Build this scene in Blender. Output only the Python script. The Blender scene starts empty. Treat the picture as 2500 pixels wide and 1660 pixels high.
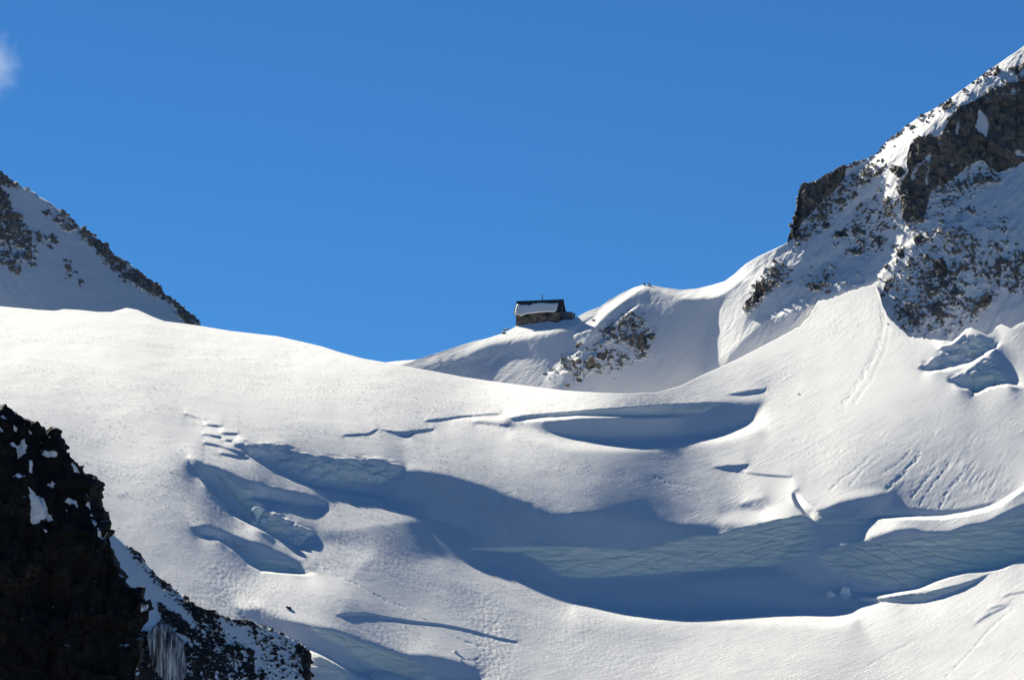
import bpy, bmesh, math, random
import numpy as np
from mathutils import Vector, Matrix

# ------------------------------------------------------------------ camera, sky, sun, exposure
SC = bpy.context.scene
COL = SC.collection
PITCH = math.radians(8.0)
HFOV = math.radians(14.0)
F = 1250.0 / math.tan(HFOV / 2)          # focal length in photo pixels
SUN_AZ = math.radians(33.0)              # to the left of the view direction
SUN_EL = math.radians(32.0)

cam = bpy.data.cameras.new('camera')
cam.sensor_width = 36.0
cam.lens = 18.0 / math.tan(HFOV / 2)
cam.clip_start = 1.0
cam.clip_end = 60000.0
camo = bpy.data.objects.new('camera', cam)
COL.objects.link(camo)
camo.location = (0, 0, 0)
camo.rotation_euler = (math.pi / 2 + PITCH, 0, 0)
SC.camera = camo

world = bpy.data.worlds.new('World')
SC.world = world
world.use_nodes = True
wn = world.node_tree
wn.nodes.clear()
sky = wn.nodes.new('ShaderNodeTexSky')
sky.sky_type = 'NISHITA'
sky.sun_disc = False
sky.sun_elevation = SUN_EL
sky.sun_rotation = -SUN_AZ
sky.altitude = 3200
sky.air_density = 1.0
sky.dust_density = 0.0
sky.ozone_density = 3.0
tint = wn.nodes.new('ShaderNodeMix')
tint.data_type = 'RGBA'
tint.blend_type = 'MULTIPLY'
tint.inputs['Factor'].default_value = 1.0
tint.inputs['B'].default_value = (0.21, 0.505, 0.755, 1)
bg = wn.nodes.new('ShaderNodeBackground')
bg.inputs['Strength'].default_value = 0.054
wo = wn.nodes.new('ShaderNodeOutputWorld')
wn.links.new(sky.outputs[0], tint.inputs['A'])
wn.links.new(tint.outputs['Result'], bg.inputs['Color'])
wn.links.new(bg.outputs[0], wo.inputs['Surface'])

SUN = Vector((-math.sin(SUN_AZ) * math.cos(SUN_EL), math.cos(SUN_AZ) * math.cos(SUN_EL), math.sin(SUN_EL)))
sl = bpy.data.lights.new('sun', 'SUN')
sl.energy = 5.0
sl.angle = math.radians(0.5)
sl.color = (1.0, 0.945, 0.80)
so = bpy.data.objects.new('sun', sl)
COL.objects.link(so)
so.rotation_euler = (-SUN).to_track_quat('-Z', 'Y').to_euler()

SC.view_settings.view_transform = 'Standard'
SC.view_settings.look = 'None'
SC.view_settings.gamma = 1.0
SC.view_settings.use_curve_mapping = False
SC.view_settings.exposure = 1.0

# ------------------------------------------------------------------ small numeric tools
RNG = np.random.RandomState(7)
random.seed(7)
CP, SP = math.cos(PITCH), math.sin(PITCH)


def ray(u, v):
    """direction per metre of depth (x/y, z/y) of a point seen at photo pixel u, v"""
    px = (np.asarray(u, float) - 1250.0) / F
    py = (830.0 - np.asarray(v, float)) / F
    dy = CP - py * SP
    return px / dy, (SP + py * CP) / dy


def point(u, v, d):
    a, b = ray(u, v)
    return Vector((float(a) * d, d, float(b) * d))


def _hash(ix, iy, iz, seed):
    h = (ix.astype(np.int64) * 374761393 + iy.astype(np.int64) * 668265263 + iz.astype(np.int64) * 2147483647 + seed * 1274126177) & 0xFFFFFFFF
    h = ((h ^ (h >> 13)) * 1274126177) & 0xFFFFFFFF
    h = ((h ^ (h >> 15)) * 2246822519) & 0xFFFFFFFF
    return h ^ (h >> 16)


G3 = np.array([(1, 1, 0), (-1, 1, 0), (1, -1, 0), (-1, -1, 0), (1, 0, 1), (-1, 0, 1), (1, 0, -1), (-1, 0, -1),
               (0, 1, 1), (0, -1, 1), (0, 1, -1), (0, -1, -1), (1, 1, 0), (-1, 1, 0), (0, -1, 1), (0, -1, -1)], np.float32)


def noise3(x, y, z, seed=0):
    x, y, z = (np.asarray(t, np.float64).ravel() for t in (x, y, z))
    xi, yi, zi = np.floor(x), np.floor(y), np.floor(z)
    xf, yf, zf = (x - xi).astype(np.float32), (y - yi).astype(np.float32), (z - zi).astype(np.float32)
    xi, yi, zi = xi.astype(np.int64), yi.astype(np.int64), zi.astype(np.int64)
    w = [t * t * t * (t * (t * 6 - 15) + 10) for t in (xf, yf, zf)]
    out = np.zeros(len(x), np.float32)
    for dx in (0, 1):
        wx = w[0] if dx else 1 - w[0]
        for dy in (0, 1):
            wy = w[1] if dy else 1 - w[1]
            for dz in (0, 1):
                wz = w[2] if dz else 1 - w[2]
                g = G3[_hash(xi + dx, yi + dy, zi + dz, seed) & 15]
                out += wx * wy * wz * (g[:, 0] * (xf - dx) + g[:, 1] * (yf - dy) + g[:, 2] * (zf - dz))
    return out


def fbm(x, y, z, octaves=4, seed=0, gain=0.5):
    s, a, f = 0, 1.0, 1.0
    for k in range(octaves):
        s = s + a * noise3(x * f, y * f, z * f, seed + k * 17)
        a *= gain
        f *= 2.03
    return s


def cells(x, z, scale, seed):
    """jittered cells: nearest id randoms (4), offset to centre, distance to border"""
    x = np.asarray(x, np.float64).ravel() / scale
    z = np.asarray(z, np.float64).ravel() / scale
    xi, zi = np.floor(x).astype(np.int64), np.floor(z).astype(np.int64)
    best = np.full(len(x), 9.0)
    sec = np.full(len(x), 9.0)
    bid = np.zeros(len(x), np.int64)
    ox = np.zeros(len(x))
    oz = np.zeros(len(x))
    zero = np.zeros_like(xi)
    for dx in (-1, 0, 1):
        for dz in (-1, 0, 1):
            h = _hash(xi + dx, zi + dz, zero, seed)
            cx = xi + dx + (h & 1023) / 1023.0
            cz = zi + dz + ((h >> 10) & 1023) / 1023.0
            ddx, ddz = x - cx, z - cz
            d = np.hypot(ddx, ddz)
            c = d < best
            sec = np.where(c, best, np.minimum(sec, d))
            best = np.where(c, d, best)
            bid = np.where(c, h, bid)
            ox = np.where(c, ddx, ox)
            oz = np.where(c, ddz, oz)
    r = []
    z0 = np.zeros_like(bid)
    for k in range(3):
        r.append((_hash(bid, z0, z0, seed + 91 + k) & 4095) / 4095.0)
    return r, ox * scale, oz * scale, (sec - best) * scale


def interp_poly(pts, x):
    p = np.array(pts, float)
    return np.interp(x, p[:, 0], p[:, 1])


def interp_poly_v(pts, v):
    """u as a function of v"""
    p = np.array(pts, float)
    o = np.argsort(p[:, 1], kind='stable')
    return np.interp(v, p[o, 1], p[o, 0])


# ------------------------------------------------------------------ a hillside: slopes painted over it, integrated into depth
class Hill:
    def __init__(self, u0, u1, v0, v1, h, controls, sigma=170.0):
        self.u0, self.v0, self.h = u0, v0, h
        self.nu = int((u1 - u0) / h) + 1
        self.nv = int((v1 - v0) / h) + 1
        self.us = u0 + h * np.arange(self.nu)
        self.vs = v0 + h * np.arange(self.nv)
        cu, cv = np.meshgrid(np.linspace(u0, u1, 70), np.linspace(v0, v1, 40))
        sw = np.zeros_like(cu)
        S = np.zeros_like(cu)
        X = np.zeros_like(cu)
        for (u, v, s, zx) in controls:
            d2 = (cu - u) ** 2 + (cv - v) ** 2
            w = np.exp(-d2 / (2 * sigma * sigma)) + 1e-6 / (1 + d2 / 1e4)
            sw += w
            S += w * s
            X += w * zx
        self.S = self._up(S / sw)
        self.X = self._up(X / sw)
        self.ju = np.zeros((self.nv, self.nu))
        self.jv = np.zeros((self.nv, self.nu))
        self.attr = {}
        self.push = np.zeros((self.nv, self.nu))

    def _up(self, A):
        ny, nx = A.shape
        xs = np.linspace(0, nx - 1, self.nu)
        ys = np.linspace(0, ny - 1, self.nv)
        return bil(A, xs[None, :].repeat(self.nv, 0), ys[:, None].repeat(self.nu, 1))

    def win(self, pts, pad):
        p = np.array(pts, float)
        i0 = max(0, int((p[:, 1].min() - pad - self.v0) / self.h))
        i1 = min(self.nv, int((p[:, 1].max() + pad - self.v0) / self.h) + 2)
        j0 = max(0, int((p[:, 0].min() - pad - self.u0) / self.h))
        j1 = min(self.nu, int((p[:, 0].max() + pad - self.u0) / self.h) + 2)
        return i0, max(i1, i0), j0, max(j1, j0)

    def poly_mask(self, pts, feather=0.0, wob=0.0, seed=1):
        pad = 3 * feather + 6 + wob
        i0, i1, j0, j1 = self.win(pts, pad)
        if i1 <= i0 or j1 <= j0:
            return None
        U, V = np.meshgrid(self.us[j0:j1], self.vs[i0:i1])
        if wob:
            n1 = noise3(U / 16.0, V / 9.0, np.zeros(U.size) + seed, 5).reshape(U.shape)
            n2 = noise3(U / 6.0, V / 5.0, np.zeros(U.size) + seed, 6).reshape(U.shape)
            V = V + wob * (n1 + 0.6 * n2) * 1.6
            U = U + wob * (n2 - 0.5 * n1)
        ins = np.zeros(U.shape, bool)
        n = len(pts)
        for k in range(n):
            x1, y1 = pts[k]
            x2, y2 = pts[(k + 1) % n]
            if y1 == y2:
                continue
            c = ((y1 > V) != (y2 > V)) & (U < (x2 - x1) * (V - y1) / (y2 - y1) + x1)
            ins ^= c
        m = ins.astype(float)
        r = int(round(feather / self.h))
        if r > 0:
            for _ in range(3):
                m = box1(box1(m, r, 0), r, 1)
        return (slice(i0, i1), slice(j0, j1)), m

    def stroke_mask(self, pts, width):
        i0, i1, j0, j1 = self.win(pts, width * 2 + 4)
        if i1 <= i0 or j1 <= j0:
            return None
        U, V = np.meshgrid(self.us[j0:j1], self.vs[i0:i1])
        best = np.full(U.shape, 1e9)
        nu_ = np.zeros(U.shape)
        nv_ = np.zeros(U.shape)
        arc = np.zeros(U.shape)
        cum = 0.0
        for k in range(len(pts) - 1):
            x1, y1 = pts[k]
            x2, y2 = pts[k + 1]
            dx, dy = x2 - x1, y2 - y1
            l2 = dx * dx + dy * dy
            t = np.clip(((U - x1) * dx + (V - y1) * dy) / l2, 0, 1)
            d = np.hypot(U - x1 - t * dx, V - y1 - t * dy)
            c = d < best
            best = np.where(c, d, best)
            l = math.sqrt(l2)
            nu_ = np.where(c, dy / l, nu_)
            nv_ = np.where(c, -dx / l, nv_)
            arc = np.where(c, cum + t * l, arc)
            cum += l
        arc /= cum
        m = np.clip(1.0 - best / width, 0, 1)
        self._arc = arc
        return (slice(i0, i1), slice(j0, j1)), m, nu_, nv_

    def paint(self, pts, s=None, zx=None, feather=0.0, wob=0.0):
        r = self.poly_mask(pts, feather, wob)
        if r is None:
            return
        w, m = r
        if s is not None:
            self.S[w] = self.S[w] * (1 - m) + s * m
        if zx is not None:
            self.X[w] = self.X[w] * (1 - m) + zx * m

    def stroke(self, pts, width, s=None, zx=None):
        r = self.stroke_mask(pts, width)
        if r is None:
            return
        w, m = r[0], np.clip(r[1] * 2, 0, 1)
        if s is not None:
            self.S[w] = self.S[w] * (1 - m) + s * m
        if zx is not None:
            self.X[w] = self.X[w] * (1 - m) + zx * m

    def jump(self, pts, metres, width=5.0, fade=0.2):
        """ground beyond the line (above it in the photo) lies this much farther: a crest hiding a trough"""
        r = self.stroke_mask(pts, width)
        if r is None:
            return
        w, m, a, b = r
        n = len(pts)
        tap = np.clip(np.minimum(self._arc, 1 - self._arc) / fade, 0, 1)
        g = metres / 950.0 / width * m * tap * tap * (3 - 2 * tap)
        self.ju[w] += a * g
        self.jv[w] += b * g

    def mark(self, name, pts, val=1.0, feather=0.0, stroke=None, wob=0.0, mode='max'):
        A = self.attr.setdefault(name, np.zeros((self.nv, self.nu)))
        r = self.stroke_mask(pts, stroke) if stroke else self.poly_mask(pts, feather, wob)
        if r is None:
            return
        w, m = r[0], r[1]
        if stroke:
            m = np.clip(m * 1.6, 0, 1)
        if mode == 'max':
            A[w] = np.maximum(A[w], m * val)
        else:
            A[w] = A[w] * (1 - m) + val * m

    def solve(self, anchor_uv, anchor_d, wu=0.5):
        U, V = np.meshgrid(self.us, self.vs)
        a, b = ray(U, V)
        q = np.maximum(np.tan(np.radians(self.S)) + self.X * a - b, 0.03)
        gu = -self.X / (F * q) + self.ju
        gv = -1.0 / (F * q) + self.jv
        gu = np.clip(gu, -0.05, 0.05)
        h = self.h
        du = 0.5 * (gu[:, 1:] + gu[:, :-1]) * h
        dv = 0.5 * (gv[1:, :] + gv[:-1, :]) * h
        rhs = np.zeros_like(q)
        rhs[:, :-1] -= wu * du
        rhs[:, 1:] += wu * du
        rhs[:-1, :] -= dv
        rhs[1:, :] += dv
        m = np.concatenate([rhs, rhs[::-1]], 0)
        m = np.concatenate([m, m[:, ::-1]], 1)
        fr = np.fft.rfft2(m)
        ky = 2 - 2 * np.cos(2 * np.pi * np.arange(m.shape[0]) / m.shape[0])
        kx = 2 - 2 * np.cos(2 * np.pi * np.arange(m.shape[1] // 2 + 1) / m.shape[1])
        den = ky[:, None] + wu * kx[None, :]
        den[0, 0] = 1
        fr /= den
        fr[0, 0] = 0
        L = np.fft.irfft2(fr, s=m.shape)[:self.nv, :self.nu]
        self.L = L
        self.L = L - self.at(L, *anchor_uv) + math.log(anchor_d)

    def at(self, A, u, v):
        x = (np.asarray(u, float) - self.u0) / self.h
        y = (np.asarray(v, float) - self.v0) / self.h
        r = bil(A, x, y)
        return float(r) if r.ndim == 0 else r

    def depth(self, u, v):
        return np.exp(self.at(self.L, u, v))

    def xyz(self, u, v):
        d = self.depth(u, v)
        a, b = ray(u, v)
        return np.stack([a * d, d, b * d], -1)


def bil(A, x, y):
    ny, nx = A.shape
    x = np.clip(x, 0, nx - 1.001)
    y = np.clip(y, 0, ny - 1.001)
    xi = np.floor(x).astype(int)
    yi = np.floor(y).astype(int)
    fx, fy = x - xi, y - yi
    return (A[yi, xi] * (1 - fx) * (1 - fy) + A[yi, xi + 1] * fx * (1 - fy) + A[yi + 1, xi] * (1 - fx) * fy + A[yi + 1, xi + 1] * fx * fy)


def box1(m, r, axis):
    m = np.moveaxis(m, axis, 0)
    n = m.shape[0]
    p = np.concatenate([np.repeat(m[:1], r + 1, 0), m, np.repeat(m[-1:], r, 0)], 0)
    c = np.cumsum(p, 0)
    o = (c[2 * r + 1:2 * r + 1 + n] - c[:n]) / (2 * r + 1)
    return np.moveaxis(o, 0, axis)


def grid_normals(P):
    du = np.gradient(P, axis=1)
    dv = np.gradient(P, axis=0)
    n = np.cross(du, dv)
    n /= np.maximum(np.linalg.norm(n, axis=-1, keepdims=True), 1e-9)
    return n


def link(o):
    COL.objects.link(o)
    return o


def sheet(name, P, mat, attrs=None, face_mask=None, normals=None, smooth=True):
    """a mesh from a grid of points P[rows, cols, 3]; face_mask picks a part of the cells"""
    ny, nx, _ = P.shape
    idx = np.arange(ny * nx).reshape(ny, nx)
    q = np.stack([idx[:-1, :-1], idx[1:, :-1], idx[1:, 1:], idx[:-1, 1:]], -1)
    if face_mask is not None:
        q = q[face_mask]
    q = q.reshape(-1, 4)
    used = np.zeros(ny * nx, bool)
    used[q.ravel()] = True
    remap = np.cumsum(used) - 1
    q = remap[q]
    V = P.reshape(-1, 3)[used]
    me = bpy.data.meshes.new(name)
    me.vertices.add(len(V))
    me.vertices.foreach_set('co', V.astype(np.float32).ravel())
    me.loops.add(len(q) * 4)
    me.loops.foreach_set('vertex_index', q.astype(np.int32).ravel())
    me.polygons.add(len(q))
    me.polygons.foreach_set('loop_start', np.arange(0, len(q) * 4, 4, dtype=np.int32))
    me.update(calc_edges=True)
    me.validate()
    for k, A in (attrs or {}).items():
        at = me.attributes.new(k, 'FLOAT', 'POINT')
        at.data.foreach_set('value', A.reshape(-1)[used].astype(np.float32))
    me.polygons.foreach_set('use_smooth', np.full(len(me.polygons), smooth))
    if normals is not None:
        me.normals_split_custom_set_from_vertices(normals.reshape(-1, 3)[used].astype(np.float32))
    me.materials.append(mat)
    return link(bpy.data.objects.new(name, me))


def add_back(P, attrs, steps, drop):
    """rows continuing behind the crest (row 0 is the crest): the hill goes on and falls away"""
    rows = []
    for s, d in zip(steps, drop):
        r = P[0].copy()
        r[:, 1] += s
        r[:, 0] *= (P[0][:, 1] + s) / P[0][:, 1]
        r[:, 2] -= d
        rows.append(r)
    B = np.stack(rows[::-1], 0)
    P2 = np.concatenate([B, P], 0)
    at2 = {k: np.concatenate([np.repeat(A[:1], len(rows), 0), A], 0) for k, A in attrs.items()}
    return P2, at2


def structure(o):
    o['kind'] = 'structure'
    return o


def tag(o, label, cat, group=None):
    o['label'] = label
    o['category'] = cat
    if group:
        o['group'] = group
    return o


# ------------------------------------------------------------------ materials
class NT:
    def __init__(self, name):
        self.m = bpy.data.materials.new(name)
        self.m.use_nodes = True
        self.t = self.m.node_tree
        self.b = self.t.nodes['Principled BSDF']

    def n(self, typ, **kw):
        nd = self.t.nodes.new(typ)
        for k, v in kw.items():
            setattr(nd, k, v)
        return nd

    def l(self, a, b):
        self.t.links.new(a, b)

    def val(self, sock, v):
        if hasattr(v, 'node'):
            self.l(v, sock)
        else:
            sock.default_value = v

    def math(self, op, a, b=0.0, c=None, clamp=False):
        nd = self.n('ShaderNodeMath', operation=op, use_clamp=clamp)
        self.val(nd.inputs[0], a)
        self.val(nd.inputs[1], b)
        if c is not None:
            self.val(nd.inputs[2], c)
        return nd.outputs[0]

    def attr(self, name):
        return self.n('ShaderNodeAttribute', attribute_name=name).outputs['Fac']

    def coords(self, scale=(1, 1, 1), rot=(0, 0, 0)):
        tc = self.n('ShaderNodeTexCoord')
        mp = self.n('ShaderNodeMapping')
        mp.inputs['Scale'].default_value = scale
        mp.inputs['Rotation'].default_value = rot
        self.l(tc.outputs['Object'], mp.inputs[0])
        return mp.outputs[0]

    def noise(self, vec, scale, detail=4, rough=0.55, dist=0.0):
        nd = self.n('ShaderNodeTexNoise')
        nd.inputs['Scale'].default_value = scale
        nd.inputs['Detail'].default_value = detail
        nd.inputs['Roughness'].default_value = rough
        nd.inputs['Distortion'].default_value = dist
        self.l(vec, nd.inputs['Vector'])
        return nd.outputs['Fac']

    def ramp(self, fac, stops):
        nd = self.n('ShaderNodeValToRGB')
        e = nd.color_ramp.elements
        e[0].position, e[0].color = stops[0][0], tuple(stops[0][1]) + (1,)
        e[1].position, e[1].color = stops[-1][0], tuple(stops[-1][1]) + (1,)
        for p, c in stops[1:-1]:
            x = e.new(p)
            x.color = tuple(c) + (1,)
        self.l(fac, nd.inputs[0])
        return nd.outputs[0]

    def mix(self, fac, a, b):
        nd = self.n('ShaderNodeMix', data_type='RGBA')
        self.val(nd.inputs['Factor'], fac)
        for s, v in (('A', a), ('B', b)):
            if hasattr(v, 'node'):
                self.l(v, nd.inputs[s])
            else:
                nd.inputs[s].default_value = tuple(v) + (1,)
        return nd.outputs['Result']

    def smooth(self, x, lo, hi):
        nd = self.n('ShaderNodeMapRange', interpolation_type='SMOOTHSTEP')
        self.l(x, nd.inputs['Value'])
        nd.inputs['From Min'].default_value = lo
        nd.inputs['From Max'].default_value = hi
        return nd.outputs[0]

    def bump(self, height, strength, dist):
        nd = self.n('ShaderNodeBump')
        self.val(nd.inputs['Strength'], strength)
        nd.inputs['Distance'].default_value = dist
        self.l(height, nd.inputs['Height'])
        self.l(nd.outputs[0], self.b.inputs['Normal'])
        return nd


SNOW = (0.89, 0.875, 0.845)


def rock_colour(k, dark, warm, ochre):
    c = k.coords()
    n1 = k.noise(c, 0.12, 5, 0.6)
    n2 = k.noise(c, 1.1, 5, 0.65)
    base = k.ramp(k.math('ADD', k.math('MULTIPLY', n1, 0.55), k.math('MULTIPLY', n2, 0.45)),
                  [(0.30, dark), (0.52, warm), (0.66, ochre), (0.8, warm)])
    return base, n2


def terrain_material(name, dark, warm, ochre, sharp=0.10, rocknoise=0.75):
    k = NT(name)
    base, n2 = rock_colour(k, dark, warm, ochre)
    c = k.coords()
    nf = k.noise(c, 1.7, 4, 0.65)
    r = k.math('ADD', k.attr('rock'), k.math('MULTIPLY', k.math('SUBTRACT', nf, 0.5), rocknoise))
    fac = k.smooth(r, 0.5 - sharp, 0.5 + sharp)
    ice = k.attr('ice')
    sn = k.mix(ice, SNOW, (0.42, 0.62, 0.70))
    k.l(k.mix(fac, sn, base), k.b.inputs['Base Color'])
    k.b.inputs['Roughness'].default_value = 0.8
    k.b.inputs['Specular IOR Level'].default_value = 0.2
    fine = k.noise(c, 2.4, 5, 0.7)
    wind = k.noise(k.coords((0.5, 0.9, 1.4)), 0.9, 4, 0.6)
    hgt = k.math('ADD', k.math('MULTIPLY', k.math('MULTIPLY', fine, fac), 1.0), k.math('MULTIPLY', wind, 0.25))
    k.bump(hgt, 0.8, 0.5)
    return k.m


def glacier_material():
    k = NT('glacier_snow')
    ice, dirt_and_shade = k.attr('ice'), k.attr('dirt_and_shade')
    c = k.coords()
    n = k.noise(c, 0.35, 5, 0.6)
    icec = k.mix(n, (0.90, 0.93, 0.78), (0.95, 0.95, 0.84))
    vstr = k.noise(k.coords((1.2, 0.3, 0.12)), 1.0, 4, 0.6)
    icec = k.mix(k.math('MULTIPLY', k.smooth(vstr, 0.5, 0.75), 0.5), icec, (0.95, 0.95, 0.88))
    dn = k.noise(c, 0.9, 4, 0.7)
    d = k.math('MULTIPLY', dirt_and_shade, k.smooth(dn, 0.3, 0.6))
    col = k.mix(ice, SNOW, icec)
    col = k.mix(k.math('MULTIPLY', d, 0.34), col, (0.12, 0.15, 0.15))  # darkens the dirt layers and the painted shade of the left crack
    k.l(col, k.b.inputs['Base Color'])
    k.b.inputs['Roughness'].default_value = 0.7
    k.b.inputs['Specular IOR Level'].default_value = 0.15
    side = k.attr('side')
    tc = k.n('ShaderNodeTexCoord')

    def streaks(ang, across, alongs, seed):
        vr = k.n('ShaderNodeVectorRotate', rotation_type='Z_AXIS')
        vr.inputs['Angle'].default_value = ang
        k.l(tc.outputs['Object'], vr.inputs['Vector'])
        mp = k.n('ShaderNodeMapping')
        mp.inputs['Location'].default_value = (seed, seed * 2, 0)
        mp.inputs['Scale'].default_value = (alongs, across, 0.15)
        k.l(vr.outputs[0], mp.inputs[0])
        return mp.outputs[0]
    out = []
    for ang, seed in ((math.radians(53), 3.0), (math.radians(-52), 11.0)):
        v1 = streaks(ang, 1.5, 0.22, seed)
        v2 = streaks(ang, 2.0, 0.32, seed + 5)
        a_ = k.smooth(k.noise(v1, 1.0, 3, 0.6), 0.58, 0.66)
        b_ = k.noise(v2, 1.0, 4, 0.65)
        out.append(k.math('MULTIPLY', k.math('ADD', a_, k.math('MULTIPLY', b_, 0.75)), 1.0 if seed < 5 else 0.55))
    st = k.n('ShaderNodeMix', data_type='FLOAT')
    k.l(side, st.inputs['Factor'])
    k.l(out[0], st.inputs['A'])
    k.l(out[1], st.inputs['B'])
    patch = k.smooth(k.noise(k.coords((1, 1, 0.1)), 0.045, 3, 0.6), 0.38, 0.66)
    grain = k.noise(k.coords((1, 0.45, 1)), 2.4, 5, 0.72)
    patch2 = k.smooth(k.noise(k.coords((1, 0.7, 0.1)), 0.07, 4, 0.65), 0.45, 0.62)
    h = k.math('ADD', k.math('MULTIPLY', st.outputs['Result'], k.math('ADD', 0.12, k.math('MULTIPLY', patch, 0.9))), k.math('MULTIPLY', grain, k.math('MULTIPLY_ADD', patch2, 0.55, 0.05)))
    h = k.math('ADD', k.math('MULTIPLY', h, k.math('SUBTRACT', 1.0, k.math('MULTIPLY', ice, 0.8))),
               k.math('MULTIPLY', k.noise(k.coords((0.35, 0.35, 2.4)), 1.0, 5, 0.7), k.math('MULTIPLY', ice, 1.5)))
    k.bump(h, 0.75, 0.17)
    return k.m


def rock_material(name, dark, warm, ochre, snow_lo=0.74, snow_hi=0.86):
    k = NT(name)
    base, n2 = rock_colour(k, dark, warm, ochre)
    g = k.n('ShaderNodeNewGeometry')
    sx = k.n('ShaderNodeSeparateXYZ')
    k.l(g.outputs['Normal'], sx.inputs[0])
    nz = k.math('ADD', sx.outputs['Z'], k.math('MULTIPLY', k.math('SUBTRACT', n2, 0.5), 0.5))
    k.l(k.mix(k.smooth(nz, snow_lo, snow_hi), base, SNOW), k.b.inputs['Base Color'])
    k.b.inputs['Roughness'].default_value = 0.85
    k.b.inputs['Specular IOR Level'].default_value = 0.2
    k.bump(k.noise(k.coords(), 3.0, 4, 0.7), 0.7, 0.3)
    return k.m


def plain_material(name, colour, rough=0.7, metal=0.0, scale=2.0, var=0.35, bump=0.0):
    k = NT(name)
    n = k.noise(k.coords(), scale, 5, 0.65)
    lo = tuple(c * (1 - var) for c in colour)
    hi = tuple(min(1, c * (1 + var)) for c in colour)
    k.l(k.ramp(n, [(0.3, lo), (0.7, hi)]), k.b.inputs['Base Color'])
    k.b.inputs['Roughness'].default_value = rough
    k.b.inputs['Metallic'].default_value = metal
    if bump:
        k.bump(n, 0.8, bump)
    return k.m


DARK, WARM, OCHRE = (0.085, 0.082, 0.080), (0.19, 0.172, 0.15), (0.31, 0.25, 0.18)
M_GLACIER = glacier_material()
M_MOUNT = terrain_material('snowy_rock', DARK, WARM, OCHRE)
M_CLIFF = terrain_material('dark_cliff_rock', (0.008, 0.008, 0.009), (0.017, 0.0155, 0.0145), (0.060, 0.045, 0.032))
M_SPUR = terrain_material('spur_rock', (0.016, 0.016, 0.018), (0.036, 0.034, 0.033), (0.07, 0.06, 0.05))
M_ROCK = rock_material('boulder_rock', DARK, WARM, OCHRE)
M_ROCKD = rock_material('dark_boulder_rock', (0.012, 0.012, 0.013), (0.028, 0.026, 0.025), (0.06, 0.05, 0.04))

# ------------------------------------------------------------------ outlines read from the photograph
CREST = [(-500, 690), (-140, 735), (0, 748), (56, 753), (98, 757), (135, 759), (157, 755), (196, 757), (241, 762), (272, 762), (292, 757), (309, 752), (337, 757),
         (359, 767), (379, 776), (404, 785), (449, 790), (491, 796), (563, 808), (677, 821), (741, 835), (787, 846), (830, 860), (889, 876),
         (948, 886), (1000, 896), (1052, 905), (1129, 920), (1205, 931), (1281, 941), (1376, 953), (1471, 959), (1529, 961), (1605, 958),
         (1662, 942), (1711, 917), (1757, 897), (1800, 877), (1852, 850), (1915, 817), (1953, 797), (1975, 772), (1998, 735), (2032, 729), (2067, 714),
         (2099, 704), (2122, 697), (2138, 694), (2146, 712), (2154, 744), (2169, 775), (2198, 803),
         (2220, 823), (2258, 827), (2300, 831), (2325, 834), (2340, 822), (2359, 803), (2372, 800), (2392, 809), (2412, 819), (2424, 812), (2432, 798), (2445, 791),
         (2470, 802), (2484, 792), (2500, 786), (2660, 740), (3000, 640)]
SKYLINE = [(560, 960), (900, 905), (976, 891), (1049, 868), (1098, 852), (1151, 835), (1190, 826), (1224, 815), (1250, 803), (1259, 797), (1274, 790), (1290, 784),
           (1314, 780), (1332, 782), (1353, 787), (1361, 788), (1371, 782), (1380, 780), (1395, 781), (1433, 761), (1464, 750), (1487, 734), (1517, 717),
           (1548, 702), (1572, 695), (1590, 697), (1624, 703), (1662, 708), (1700, 705), (1738, 696), (1769, 687), (1791, 671), (1820, 645), (1852, 626),
           (1887, 610), (1921, 594), (1929, 566), (1941, 527), (1946, 492), (1951, 467), (1957, 454), (1970, 449), (1996, 444), (2005, 438), (2031, 425),
           (2047, 411), (2058, 404), (2069, 409), (2085, 400), (2117, 389), (2139, 379), (2149, 369), (2162, 349), (2177, 336), (2196, 325), (2209, 310),
           (2228, 298), (2247, 284), (2273, 271), (2299, 255), (2318, 243), (2340, 226), (2372, 204), (2391, 191), (2405, 178), (2420, 168), (2436, 158),
           (2461, 140), (2483, 126), (2500, 113), (2560, 75), (2660, 20), (2900, -90), (3050, -140)]
PEAK_EDGE = [(-140, 330), (-60, 385), (0, 426), (17, 436), (36, 449), (56, 461), (87, 471), (95, 480), (121, 494), (140, 509), (157, 523), (180, 538), (196, 554),
             (213, 562), (224, 574), (241, 588), (260, 599), (269, 613), (281, 624), (303, 637), (323, 649), (345, 669), (365, 684), (387, 700), (404, 717),
             (421, 731), (435, 742), (442, 748), (452, 759), (466, 767), (477, 778), (490, 795), (530, 850), (560, 900)]
CLIFF_EDGE = [(-160, 930), (-60, 985), (0, 1008), (35, 1021), (61, 1032), (82, 1034), (113, 1047), (139, 1067), (169, 1084), (182, 1106), (204, 1119), (217, 1132), (230, 1153),
              (243, 1175), (247, 1214), (258, 1249), (271, 1266), (293, 1292), (299, 1310), (299, 1327), (308, 1370), (321, 1396), (334, 1418), (369, 1433),
              (382, 1457), (392, 1483), (390, 1496), (377, 1513), (366, 1535), (362, 1561), (369, 1596), (358, 1630), (355, 1660), (352, 1740)]
SPUR_EDGE = [(240, 1270), (303, 1327), (343, 1362), (386, 1407), (416, 1431), (455, 1461), (477, 1483), (520, 1494), (564, 1511), (616, 1522), (663, 1537), (711, 1559),
             (746, 1578), (755, 1590), (757, 1625), (754, 1660), (752, 1740)]
# ------------------------------------------------------------------ glacier
def R(x0, y0, k, pts):
    return [(x0 + k * x, y0 + k * y) for x, y in pts]


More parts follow.
